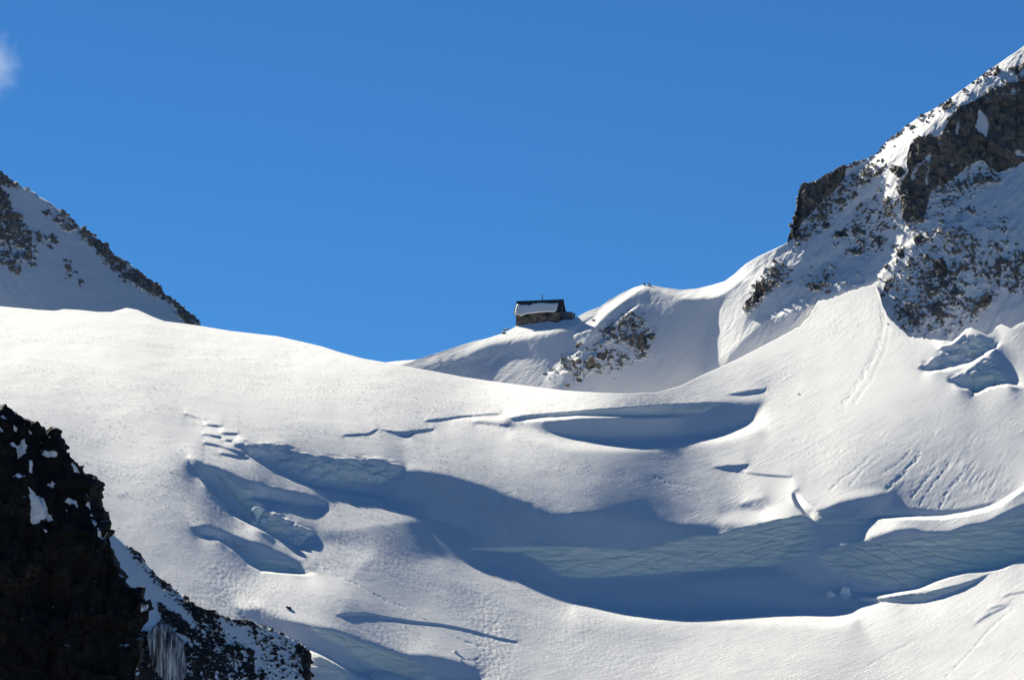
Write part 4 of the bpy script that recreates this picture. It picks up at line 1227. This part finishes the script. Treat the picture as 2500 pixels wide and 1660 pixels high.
ROCKS = [rock_mesh(i, 13 + i % 6, 0.9) for i in range(12)]
for me in ROCKS:
    me.materials.append(M_ROCK)
ROCKS_D = []
for i in range(8):
    me = rock_mesh(50 + i, 14, 0.9)
    me.materials.append(M_ROCKD)
    ROCKS_D.append(me)


def euler_mats(r, n):
    a = r.rand(n, 3) * 6.283
    c, s = np.cos(a), np.sin(a)
    M = np.zeros((n, 3, 3))
    M[:, 0, 0] = c[:, 1] * c[:, 2]
    M[:, 0, 1] = s[:, 0] * s[:, 1] * c[:, 2] - c[:, 0] * s[:, 2]
    M[:, 0, 2] = c[:, 0] * s[:, 1] * c[:, 2] + s[:, 0] * s[:, 2]
    M[:, 1, 0] = c[:, 1] * s[:, 2]
    M[:, 1, 1] = s[:, 0] * s[:, 1] * s[:, 2] + c[:, 0] * c[:, 2]
    M[:, 1, 2] = c[:, 0] * s[:, 1] * s[:, 2] - s[:, 0] * c[:, 2]
    M[:, 2, 0] = -s[:, 1]
    M[:, 2, 1] = s[:, 0] * c[:, 1]
    M[:, 2, 2] = c[:, 0] * c[:, 1]
    return M, a


def scatter(parent, P, weight, n_parts, n_stuff, smin, smax, meshes, seed, sink=0.35, stuff_name='rock_rubble', ssc=0.6):
    """rocks sitting in the ground of a hill: the larger ones single parts, the small ones one piece of rubble"""
    r = np.random.RandomState(seed)
    w = weight.ravel() / weight.sum()
    idx = r.choice(len(w), n_parts + n_stuff, p=w)
    Q = P.reshape(-1, 3)[idx]
    M, A = euler_mats(r, len(idx))
    size = smin + (smax - smin) * r.rand(len(idx)) ** 2.6
    order = np.argsort(-size[:n_parts])
    for k in order:
        o = link(bpy.data.objects.new('rock', meshes[k % len(meshes)]))
        s = float(size[k])
        o.scale = (s * (0.8 + 0.5 * r.rand()), s * 0.9, s * (0.6 + 0.4 * r.rand()))
        o.rotation_euler = (0.5 * math.sin(A[k, 0]), 0.5 * math.sin(A[k, 1]), A[k, 2])
        q = Q[k]
        o.location = (q[0], q[1] + s * sink * 0.6, q[2] - s * sink * 0.5)
        o.parent = parent
    if n_stuff:
        vs, fs, off = [], [], 0
        tri = []
        for me in meshes:
            co = np.array([v.co for v in me.vertices])
            tri.append((co, [tuple(f.vertices) for f in me.polygons]))
        for k in range(n_parts, n_parts + n_stuff):
            co, fa = tri[k % len(tri)]
            s = size[k] * ssc
            c = (co * np.array([1.1, 0.9, 0.75])) @ M[k].T * s + Q[k] + np.array([0, s * sink * .6, -s * sink * .4])
            vs.append(c)
            fs += [tuple(i + off for i in f) for f in fa]
            off += len(co)
        me = bpy.data.meshes.new(stuff_name)
        me.from_pydata(np.concatenate(vs).tolist(), [], fs)
        me.materials.append(meshes[0].materials[0])
        o = link(bpy.data.objects.new(stuff_name, me))
        o['kind'] = 'stuff'
        o.parent = parent


inb = (RG_V < interp_poly(CREST, RG_U) + 6) & (RG_U < 2540)
isl = RG_U < interp_poly_v(bl, RG_V)
dd = RG.at(RG.attr['dens'], RG_U, RG_V)
bb = RG.at(RG.attr['rock'], RG_U, RG_V)
row = np.linalg.norm(np.gradient(RG_P, axis=0), axis=-1) * np.linalg.norm(np.gradient(RG_P, axis=1), axis=-1)
wt = (dd ** 1.3 + 0.12 * bb) * np.minimum(row, np.percentile(row, 98))
scatter(rocky_mountain, RG_P, np.where(inb & ~isl, wt, 0), 300, 800, 0.35, 1.7, ROCKS, 11)
scatter(snow_ridge, RG_P, np.where(inb & isl, wt, 0), 120, 160, 0.25, 1.15, ROCKS, 12)
# jagged teeth along the broken skyline of the rocky mountain
edge_w = np.zeros(RG_U.shape)
uu = RG_U[0]
sel = ((uu > 1925) & (uu < 2135)) | ((uu > 2290) & (uu < 2322)) | ((uu > 2398) & (uu < 2436)) | ((uu > 2140) & (uu < 2215))
edge_w[0:3, sel] = 1.0
scatter(rocky_mountain, RG_P, edge_w, 60, 120, 0.35, 1.15, ROCKS, 13, sink=0.2)
vis = (PK_V < interp_poly(CREST, PK_U) + 6) & (PK_U > -20)
scatter(rocky_peak, PK_P, np.where(vis, PK_D ** 1.5, 0) + 1e-12, 260, 900, 0.4, 1.9, ROCKS, 14)
scatter(rock_spur, SP_P, np.where(SP_V < 1680, SP_D ** 1.4, 0) + 1e-12, 240, 900, 0.22, 0.9, ROCKS_D, 15)
cw = np.where((CK_V < 1680) & (CK_U > -10), 0.15, 0.0)
cw[:, -30:] *= 5
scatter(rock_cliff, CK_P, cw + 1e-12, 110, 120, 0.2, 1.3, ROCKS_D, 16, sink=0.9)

# ------------------------------------------------------------------ the stone hut
M_STONE = None
k = NT('hut_stone')
c = k.coords((1, 1, 1.4))
vo = k.n('ShaderNodeTexVoronoi', feature='F1')
vo.inputs['Scale'].default_value = 1.9
k.l(c, vo.inputs['Vector'])
ve = k.n('ShaderNodeTexVoronoi', feature='DISTANCE_TO_EDGE')
ve.inputs['Scale'].default_value = 1.9
k.l(c, ve.inputs['Vector'])
sep = k.n('ShaderNodeSeparateXYZ')
k.l(vo.outputs['Color'], sep.inputs[0])
stone = k.ramp(sep.outputs['X'], [(0.0, (0.08, 0.066, 0.054)), (0.45, (0.14, 0.117, 0.095)), (0.75, (0.20, 0.165, 0.13)), (1.0, (0.28, 0.245, 0.205))])
joint = k.smooth(ve.outputs['Distance'], 0.0, 0.07)
k.l(k.mix(joint, (0.04, 0.036, 0.033), stone), k.b.inputs['Base Color'])
k.b.inputs['Roughness'].default_value = 0.9
k.bump(k.math('ADD', joint, k.noise(k.coords(), 5, 4, 0.6)), 0.9, 0.06)
M_STONE = k.m
M_SHEET = plain_material('roof_sheet', (0.035, 0.037, 0.042), 0.55, scale=0.8)
M_TIMBER = plain_material('dark_timber', (0.055, 0.04, 0.03), 0.8, scale=3)
M_SHUT = plain_material('faded_shutter', (0.05, 0.045, 0.05), 0.7, scale=3)
M_PALE = plain_material('weathered_board', (0.13, 0.12, 0.10), 0.8, scale=3)
M_METAL = plain_material('blue_grey_sheet', (0.055, 0.09, 0.145), 0.5, scale=1.2, var=0.2)
M_GLASS = plain_material('window_glass', (0.012, 0.015, 0.02), 0.12, scale=1)
k = NT('drift_snow')
k.b.inputs['Base Color'].default_value = SNOW + (1,)
k.b.inputs['Roughness'].default_value = 0.7
k.bump(k.noise(k.coords(), 1.5, 4, 0.6), 0.5, 0.12)
M_SNOW = k.m

TH = math.radians(-15.0)
D1 = float(RG.depth(1259, 799)) + 1.2
D2 = float(RG.depth(1368, 788)) + 1.0
LEN = 109.0 / F * D1 / math.cos(TH)
D1 = max(D1, D2 + LEN * math.sin(-TH))
LEN = (1368 - 1259.5) / F * D1 / math.cos(TH) * 0.985
DEP = 5.5
cl = point(1259.5, 797, D1)
zb = cl.z - 1.6
eave = point(1259.5, 764, D1).z - zb
rp = point(1269, 739, D1 + 3.7)
ridge = rp.z - zb
hut = empty('mountain_hut', (cl.x, cl.y, zb), TH)
tag(hut, 'stone mountain hut with snow on its dark gable roof, standing on the snow ridge', 'hut')
H2 = DEP / 2
w_ = 0.45
bm = bmesh.new(); prism(bm, [(0, 0, 0), (LEN, 0, 0), (LEN, 0, eave), (0, 0, eave)], (0, w_, 0)); mesh_obj('wall', bm, M_STONE, hut)
bm = bmesh.new(); prism(bm, [(0, DEP - w_, 0), (LEN, DEP - w_, 0), (LEN, DEP - w_, eave), (0, DEP - w_, eave)], (0, w_, 0)); mesh_obj('wall', bm, M_STONE, hut)
pk = ridge - 0.18
for x in (0.0, LEN - w_):
    bm = bmesh.new()
    prism(bm, [(x, w_ + .002, 0), (x, DEP - w_ - .002, 0), (x, DEP - w_ - .002, eave), (x, H2, pk), (x, w_ + .002, eave)], (w_, 0, 0))
    mesh_obj('gable_wall', bm, M_STONE, hut)
sl_ = (ridge - eave) / H2
ov = 0.45
xo = 0.5
for sgn in (1, -1):
    y0, z0 = -ov, eave - ov * sl_
    pts = [(-xo, y0, z0), (LEN + xo, y0, z0), (LEN + xo, H2 + .02, ridge + .02), (-xo, H2 + .02, ridge + .02)]
    if sgn < 0:
        pts = [(x, DEP - y - .002, z) for x, y, z in pts]
    bm = bmesh.new(); prism(bm, pts, (0, 0, 0.16)); mesh_obj('roof_panel', bm, M_SHEET, hut)
bm = bmesh.new(); prism(bm, [(-xo - .03, H2 - .35, ridge - .10), (-xo - .03, H2 + .35, ridge - .10), (-xo - .03, H2, ridge + .28)], (LEN + 2 * xo + .06, 0, 0)); mesh_obj('ridge_cap', bm, M_SHEET, hut)
for x in (-xo - .06, LEN + xo + .002):
    bm = bmesh.new(); prism(bm, [(x, -ov - .04, eave - ov * sl_ - .12), (x, H2, ridge - .10), (x, H2, ridge + .14), (x, -ov - .04, eave - ov * sl_ + .12)], (.06, 0, 0)); mesh_obj('barge_board', bm, M_TIMBER, hut)
# snow lying on the front roof slope, its upper edge ragged, its lower edge sagging over the eave
bm = bmesh.new()
nx_, nt_ = 60, 8
grid = []
for i in range(nx_ + 1):
    s = i / nx_
    x = -xo + 0.25 + s * (LEN * 0.915 + xo)
    t0 = 0.20 + 0.05 * math.sin(s * 9) + 0.10 * abs(float(noise3([s * 7], [0.3], [1.7], 3)[0])) + (0.10 if .25 < s < .36 else 0)
    t1 = 1.01 + 0.05 * math.sin(s * 5 + 1) + (0.13 * math.exp(-((s - .17) / .07) ** 2))
    if s > 0.96:
        t1 -= (s - .96) * 3
    col = []
    for j in range(nt_ + 1):
        t = t0 + (t1 - t0) * j / nt_
        y = H2 - t * (H2 + ov)
        zz = ridge + .18 - t * (ridge - eave + ov * sl_)
        th_ = 0.20 * min(1, j / 1.5, ) * (1 + .3 * float(noise3([s * 11], [t * 5], [.5], 9)[0])) * min(1, (nx_ - i) / 2.0, (i + 1) / 2.0)
        col.append((bm.verts.new((x, y - .3 * th_, zz + .05 + th_)), bm.verts.new((x, y, zz + .01))))
    grid.append(col)
for i in range(nx_):
    for j in range(nt_):
        bm.faces.new((grid[i][j][0], grid[i][j + 1][0], grid[i + 1][j + 1][0], grid[i + 1][j][0]))
        bm.faces.new((grid[i][j][1], grid[i + 1][j][1], grid[i + 1][j + 1][1], grid[i][j + 1][1]))
    for j in (0, nt_):
        bm.faces.new((grid[i][j][0], grid[i + 1][j][0], grid[i + 1][j][1], grid[i][j][1]))
for i in (0, nx_):
    for j in range(nt_):
        bm.faces.new((grid[i][j][0], grid[i][j + 1][0], grid[i][j + 1][1], grid[i][j][1]))
bmesh.ops.recalc_face_normals(bm, faces=bm.faces[:])
mesh_obj('roof_snow', bm, M_SNOW, hut, smooth=True)
cx_ = LEN * 0.54
bm = bmesh.new()
bmesh.ops.create_cone(bm, cap_ends=True, segments=10, radius1=.13, radius2=.13, depth=1.9, matrix=Matrix.Translation((cx_, H2 + .3, ridge + .75)))
ch = mesh_obj('chimney_pipe', bm, M_SHEET, hut)
bm = bmesh.new()
bmesh.ops.create_cone(bm, cap_ends=True, segments=10, radius1=.21, radius2=.07, depth=.16, matrix=Matrix.Translation((cx_, H2 + .3, ridge + 1.79)))
mesh_obj('cowl', bm, M_SHEET, ch)


def window(x, z, w, h):
    bm = bmesh.new()
    for a in ((x - w / 2, x + w / 2, z - h / 2, z - h / 2 + .09), (x - w / 2, x + w / 2, z + h / 2 - .09, z + h / 2), (x - w / 2, x - w / 2 + .09, z - h / 2 + .09, z + h / 2 - .09), (x + w / 2 - .09, x + w / 2, z - h / 2 + .09, z + h / 2 - .09),
              (x - .035, x + .035, z - h / 2 + .09, z + h / 2 - .09)):
        box(bm, a[0], a[1], -.07, .03, a[2], a[3])
    f = mesh_obj('window', bm, M_TIMBER, hut)
    bm = bmesh.new(); box(bm, x - w / 2 + .09, x + w / 2 - .09, -.025, -.005, z - h / 2 + .09, z + h / 2 - .09); mesh_obj('pane', bm, M_GLASS, f)
    bm = bmesh.new(); box(bm, x - w / 2 - .06, x + w / 2 + .06, -.16, -.002, z - h / 2 - .10, z - h / 2 - .012); mesh_obj('sill', bm, M_PALE, f)
    for sg in (-1, 1):
        x0 = x + sg * (w / 2 + .03)
        x1 = x + sg * (w / 2 + .55)
        bm = bmesh.new(); box(bm, min(x0, x1), max(x0, x1), -.09, -.015, z - h / 2, z + h / 2); mesh_obj('shutter', bm, M_SHUT, f)


window(LEN * 0.255, eave - .85, 0.95, .95)
window(LEN * 0.735, eave - .80, 0.95, .95)
# gable: attic hatch and side door
bm = bmesh.new(); box(bm, LEN - .02, LEN + .06, H2 - .5, H2 + .5, eave + .5, eave + 1.7); gw = mesh_obj('attic_hatch', bm, M_PALE, hut)
bm = bmesh.new(); box(bm, LEN + .062, LEN + .09, H2 - .08, H2 + .02, eave + .95, eave + 1.15); mesh_obj('latch', bm, M_TIMBER, gw)
bm = bmesh.new(); box(bm, LEN - .02, LEN + .06, 0.7, 1.5, 1.7, 3.5); mesh_obj('side_door', bm, M_TIMBER, hut)
# sheet-metal annex against the gable
ax0, ax1, ay0, ay1 = LEN + .003, LEN + 3.0, 2.0, 5.4
zt0, zt1 = eave + .35, eave - .25
bm = bmesh.new(); prism(bm, [(ax0, ay0, .4), (ax1, ay0, .4), (ax1, ay0, zt1), (ax0, ay0, zt0)], (0, ay1 - ay0, 0)); an = mesh_obj('annex', bm, M_METAL, hut)
bm = bmesh.new(); prism(bm, [(ax0, ay0 - .15, zt0 + .003), (ax1 + .2, ay0 - .15, zt1 - .037), (ax1 + .2, ay0 - .15, zt1 + .07), (ax0, ay0 - .15, zt0 + .11)], (0, ay1 - ay0 + .3, 0)); mesh_obj('annex_roof', bm, M_SHEET, an)
bm = bmesh.new(); box(bm, ax1 - .95, ax1 - .15, ay0 - .05, ay0 + .02, zb * 0 + 1.3, zt1 - .45); mesh_obj('annex_door', bm, M_PALE, an)
bm = bmesh.new(); box(bm, ax1 - .95 - .1, ax1 - .95 - .003, ay0 - .08, ay0 + .02, 1.2, zt1 - .35); mesh_obj('door_post', bm, M_TIMBER, an)
bm = bmesh.new(); box(bm, ax1 - .147, ax1 - .03, ay0 - .08, ay0 + .02, 1.2, zt1 - .35); mesh_obj('door_post', bm, M_TIMBER, an)

# ------------------------------------------------------------------ loose rocks, cairns and ice that stand on their own
def lone_rock(name, u, v, hill, w_px, h_px, label, cat, seed, mat=M_ROCK, lift=0.25, group=None, dd_=0.0, rot=(0, 0, 0)):
    d = float(hill.depth(u, v)) + dd_
    me = rock_mesh(seed, 18, 1.0, name)
    me.materials.append(mat)
    o = link(bpy.data.objects.new(name, me))
    px = d / F
    o.location = point(u, v, d)
    o.scale = (w_px * px / 2, w_px * px / 2.2, h_px * px / 2)
    o.rotation_euler = rot
    return tag(o, label, cat, group)


lone_rock('boulder', 1385, 941, RG, 13, 13, 'lone dark boulder at the foot of the rocky buttress, just above the glacier edge', 'boulder', 301, dd_=-.3)
lone_rock('boulder', 705, 1483, GL, 17, 9, 'small black flat boulder alone on bright snow above the lower left crevasse', 'boulder', 302, M_ROCKD, dd_=-.4, rot=(0, .35, 0))
lone_rock('boulder', 1500, 924, RG, 5, 4, 'tiny dark stone alone on the shaded bowl right of the buttress', 'boulder', 303, dd_=-.2)
lone_rock('boulder', 2168, 791, GL, 4, 7, 'tiny dark upright stone on the ski track beside the right hand rocks', 'boulder', 304, dd_=-.4)
lone_rock('boulder', 1949, 961, GL, 6, 4, 'tiny dark stone on bright snow right of the small slot', 'boulder', 305, dd_=-.4)
lone_rock('rock_slab', 1235, 804, RG, 17, 5, 'flat dark slab of rock jutting from the ridge left of the hut, upper one', 'rock slab', 306, dd_=.3, rot=(0, -.15, 0))
lone_rock('rock_slab', 1228, 812, RG, 13, 8, 'thick dark slab of rock on the ridge left of the hut, lower one', 'rock slab', 307, dd_=-.3, rot=(0, -.25, 0))
lone_rock('stone_block', 1490, 731, RG, 7, 7, 'pale squarish block peeping over the crest between hut and summit', 'block', 308, M_PALE, dd_=1.5)


def cairn(u, v, stones, label):
    d = float(RG.depth(u, v + 3)) + .6
    px = d / F
    base = point(u, v, d)
    root = empty('cairn', base)
    tag(root, label, 'cairn', 'cairns on the snowy summit')
    for i, (x, z, w, h) in enumerate(stones):
        o = link(bpy.data.objects.new('stone', ROCKS[i % 12]))
        o.location = (x * px, (i % 2) * .1, z * px)
        o.scale = (w * px / 2, w * px / 2.2, h * px / 2)
        o.rotation_euler = (.2 * i, .1 * i, .7 * i)
        o.parent = root


cairn(1573, 695, [(0, -1, 7, 4), (-1, 1, 6, 4), (1, 3, 6, 3.5), (0, -4, 9, 5)], 'short blunt stone cairn, left of the two on the snowy summit')
cairn(1585, 697, [(-2, -1, 8, 4), (3, -1, 8, 4), (0, 2, 7, 4), (0, 5, 4, 4), (1, 8, 3.4, 4), (1, -4, 12, 5)], 'taller pointed stone cairn, right of the two on the snowy summit')

M_ICE = None
k = NT('glacier_ice')
n = k.noise(k.coords((1, 1, .25)), 1.1, 5, 0.6)
k.l(k.ramp(n, [(0.3, (0.62, 0.78, 0.82)), (0.55, (0.80, 0.88, 0.90)), (0.75, (0.88, 0.92, 0.93))]), k.b.inputs['Base Color'])
k.b.inputs['Roughness'].default_value = 0.45
k.b.inputs['Specular IOR Level'].default_value = 0.3
k.bump(n, 0.8, 0.25)
M_ICE = k.m


def loft(name, sections, depth, mat, depth_ratio=0.8, seg=18, seed=1, rough=0.12):
    """closed body through horizontal sections (u_left, u_right, v), all in photo pixels at one depth"""
    bm = bmesh.new()
    c0 = point(0.5 * (sections[-1][0] + sections[-1][1]), sections[-1][2], depth)
    rings = []
    r = np.random.RandomState(seed)
    for (ul, ur, v) in sections:
        a, b = point(ul, v, depth), point(ur, v, depth)
        c = (a + b) / 2 - c0
        rad = (b - a).length / 2
        ring = []
        for s in range(seg):
            th = 2 * math.pi * s / seg
            k_ = 1 + rough * (r.rand() - .5) * 2
            ring.append(bm.verts.new((c.x + rad * math.cos(th) * k_, rad * depth_ratio * math.sin(th) * k_, c.z)))
        rings.append(ring)
    for i in range(len(rings) - 1):
        for s in range(seg):
            bm.faces.new((rings[i][s], rings[i][(s + 1) % seg], rings[i + 1][(s + 1) % seg], rings[i + 1][s]))
    bm.faces.new(rings[0])
    bm.faces.new(rings[-1])
    bmesh.ops.recalc_face_normals(bm, faces=bm.faces[:])
    o = mesh_obj(name, bm, mat, None, smooth=(name == 'serac'))
    o.location = c0
    return o


ds = float(GL.depth(640, 1262)) - 0.6
o = loft('serac', [(624, 634, 1237), (617, 644, 1240), (616, 646, 1244), (618, 642, 1250), (621, 638, 1258), (623, 635, 1266), (624, 633, 1274), (624, 634, 1284)], ds, M_ICE, seed=3)
tag(o, 'pale ice pillar with a wide cap, narrow foot, at the mouth of the left crevasse', 'serac', 'seracs in the left crevasse')
o = loft('serac', [(640, 650, 1263), (636, 655, 1266), (634, 658, 1272), (636, 659, 1282), (640, 660, 1292), (644, 662, 1302)], ds - .5, M_ICE, seed=4)
tag(o, 'rounded pale green ice lump just right of the capped ice pillar', 'serac', 'seracs in the left crevasse')
o = loft('serac', [(668, 676, 1276), (662, 683, 1280), (660, 686, 1288), (663, 685, 1298), (668, 680, 1308), (671, 677, 1318)], ds - .5, M_ICE, seed=5)
tag(o, 'grey ice lump narrowing downwards, rightmost in the left crevasse', 'serac', 'seracs in the left crevasse')
o = loft('ice_block', [(615, 622, 1271), (613, 625, 1274), (612, 627, 1279), (614, 628, 1284)], ds - 1.0, M_SNOW, seed=6)
tag(o, 'small white snow block at the foot of the capped ice pillar', 'ice block')
d7 = float(GL.depth(2062, 1448)) - 0.3
o = loft('ice_block', [(2058, 2064, 1431), (2055, 2074, 1436), (2048, 2079, 1449), (2045, 2085, 1460), (2046, 2084, 1468)], d7, M_ICE, seed=8, rough=.32, seg=9)
tag(o, 'broken grey ice block in shade, left end of the bright snow lip', 'ice block')
o = loft('ice_block', [(2023, 2030, 1441), (2018, 2036, 1447), (2016, 2040, 1456)], d7 - .5, M_ICE, seed=9, rough=.35, seg=8)
tag(o, 'low shaded ice fragment left of the broken grey ice block', 'ice block')
dn = float(GL.depth(1108, 1645)) - 0.6
for i, (u, v, w) in enumerate([(1112, 1592, 13), (1126, 1612, 9)]):
    o = loft('snow_block', [(u - w * .3, u + w * .3, v - w * .35), (u - w * .5, u + w * .5, v - w * .1), (u - w * .5, u + w * .55, v + w * .3)], float(GL.depth(u, v)) - .5, M_SNOW, seed=20 + i, rough=.25)
    tag(o, ['larger lump of snow on the slope above the bottom crevasse', 'smaller lump of snow just below the larger one above the bottom crevasse'][i], 'snow lump')

# ------------------------------------------------------------------ frozen waterfall between cliff and spur
dw = float(SP_.depth(410, 1600)) - 3.0
k = NT('waterfall_ice')
n = k.noise(k.coords((2.2, 1, .18)), 1.0, 5, 0.65)
k.l(k.ramp(n, [(0.42, (0.03, 0.03, 0.033)), (0.52, (0.30, 0.33, 0.35)), (0.64, (0.66, 0.70, 0.71)), (0.8, (0.78, 0.80, 0.81))]), k.b.inputs['Base Color'])
k.b.inputs['Roughness'].default_value = 0.4
k.bump(n, 1.0, 0.25)
M_FALL = k.m
fall = empty('frozen_waterfall', point(408, 1660, dw))
tag(fall, 'frozen waterfall of white icicles hanging between the black cliff and the rocky spur', 'frozen waterfall')
O = fall.location
bm = bmesh.new()
outline_l = [(386, 1517), (370, 1532), (362, 1550), (360, 1575), (366, 1600), (370, 1625), (358, 1650), (352, 1690), (352, 1760)]
outline_r = [(398, 1516), (416, 1528), (432, 1546), (444, 1562), (450, 1580), (451, 1605), (452, 1640), (454, 1690), (454, 1760)]
nc = 26
vg_ = []
for i in range(len(outline_l)):
    rowv = []
    for j in range(nc + 1):
        t = j / nc
        u = outline_l[i][0] * (1 - t) + outline_r[i][0] * t + (4 * math.sin(i * 2.3 + j) if j in (0, nc) else 0)
        v = outline_l[i][1] * (1 - t) + outline_r[i][1] * t
        dd_ = dw + 2.0 * (2 * t - 1) ** 2 - .5 * math.sin(j * 1.7) * .5 - i * .15
        rowv.append(bm.verts.new(point(u, v, dd_) - O))
    vg_.append(rowv)
for i in range(len(vg_) - 1):
    for j in range(nc):
        bm.faces.new((vg_[i][j], vg_[i + 1][j], vg_[i + 1][j + 1], vg_[i][j + 1]))
ex = bmesh.ops.extrude_face_region(bm, geom=bm.faces[:])
bmesh.ops.translate(bm, vec=(0, 2.2, 0), verts=[e for e in ex['geom'] if isinstance(e, bmesh.types.BMVert)])
bmesh.ops.recalc_face_normals(bm, faces=bm.faces[:])
mesh_obj('ice_curtain', bm, M_FALL, fall, smooth=True)
r = np.random.RandomState(5)
for i in range(22):
    t = (i + .5) / 22
    u = 366 + 82 * t + r.uniform(-2, 2)
    vtop = np.interp(u, [360, 386, 398, 416, 432, 450], [1552, 1520, 1518, 1532, 1550, 1582]) + r.uniform(2, 40)
    ln = r.uniform(45, 120)
    a = point(u, vtop, dw - .6 + 2.0 * (2 * t - 1) ** 2)
    b = point(u + r.uniform(-2, 2), vtop + ln, dw - .9 + 2.0 * (2 * t - 1) ** 2)
    bm = bmesh.new()
    seg = 7
    rr_ = r.uniform(.10, .24)
    rings = []
    for q in range(5):
        c = a.lerp(b, q / 4) - O
        rad = rr_ * (0.7, 1.0, .8, .5, .08)[q]
        rings.append([bm.verts.new((c.x + rad * math.cos(6.283 * s / seg), c.y + rad * math.sin(6.283 * s / seg), c.z)) for s in range(seg)])
    for q in range(4):
        for s in range(seg):
            bm.faces.new((rings[q][s], rings[q][(s + 1) % seg], rings[q + 1][(s + 1) % seg], rings[q + 1][s]))
    bm.faces.new(rings[0]); bm.faces.new(rings[-1])
    bmesh.ops.recalc_face_normals(bm, faces=bm.faces[:])
    mesh_obj('icicle', bm, M_FALL, fall, smooth=True)

# ------------------------------------------------------------------ one wisp of cloud at the left edge of the sky
dc = 5200.0
pxc = dc / F
cm = bpy.data.materials.new('cloud_vapour')
cm.use_nodes = True
t_ = cm.node_tree
t_.nodes.clear()
out = t_.nodes.new('ShaderNodeOutputMaterial')
pv = t_.nodes.new('ShaderNodeVolumePrincipled')
pv.inputs['Color'].default_value = (0.97, 0.97, 0.98, 1)
pv.inputs['Anisotropy'].default_value = 0.3
tc = t_.nodes.new('ShaderNodeTexCoord')
nz = t_.nodes.new('ShaderNodeTexNoise')
nz.inputs['Scale'].default_value = 3.0
nz.inputs['Detail'].default_value = 5
nz.inputs['Roughness'].default_value = 0.6
gr = t_.nodes.new('ShaderNodeTexGradient')
gr.gradient_type = 'SPHERICAL'
ad = t_.nodes.new('ShaderNodeMath')
ad.operation = 'MULTIPLY_ADD'
ad.inputs[1].default_value = 0.8
rm = t_.nodes.new('ShaderNodeMapRange')
rm.inputs['From Min'].default_value = 0.60
rm.inputs['From Max'].default_value = 1.35
rm.inputs['To Max'].default_value = 0.010
sb = t_.nodes.new('ShaderNodeMath')
sb.operation = 'MULTIPLY'
sb.inputs[1].default_value = 1.0
t_.links.new(tc.outputs['Object'], nz.inputs['Vector'])
t_.links.new(tc.outputs['Object'], gr.inputs['Vector'])
t_.links.new(gr.outputs['Fac'], ad.inputs[0])
t_.links.new(nz.outputs['Fac'], ad.inputs[2])
t_.links.new(ad.outputs[0], rm.inputs['Value'])
t_.links.new(rm.outputs[0], pv.inputs['Density'])
t_.links.new(pv.outputs[0], out.inputs['Volume'])
bm = bmesh.new()
bmesh.ops.create_icosphere(bm, subdivisions=3, radius=1.0)
cloud = mesh_obj('cloud', bm, cm)
cloud.location = point(-32, 165, dc)
cloud.scale = (100 * pxc, 60 * pxc, 112 * pxc)
cloud.rotation_euler = (0, .2, 0)
tag(cloud, 'thin white wisp of cloud at the upper left edge of the blue sky', 'cloud')
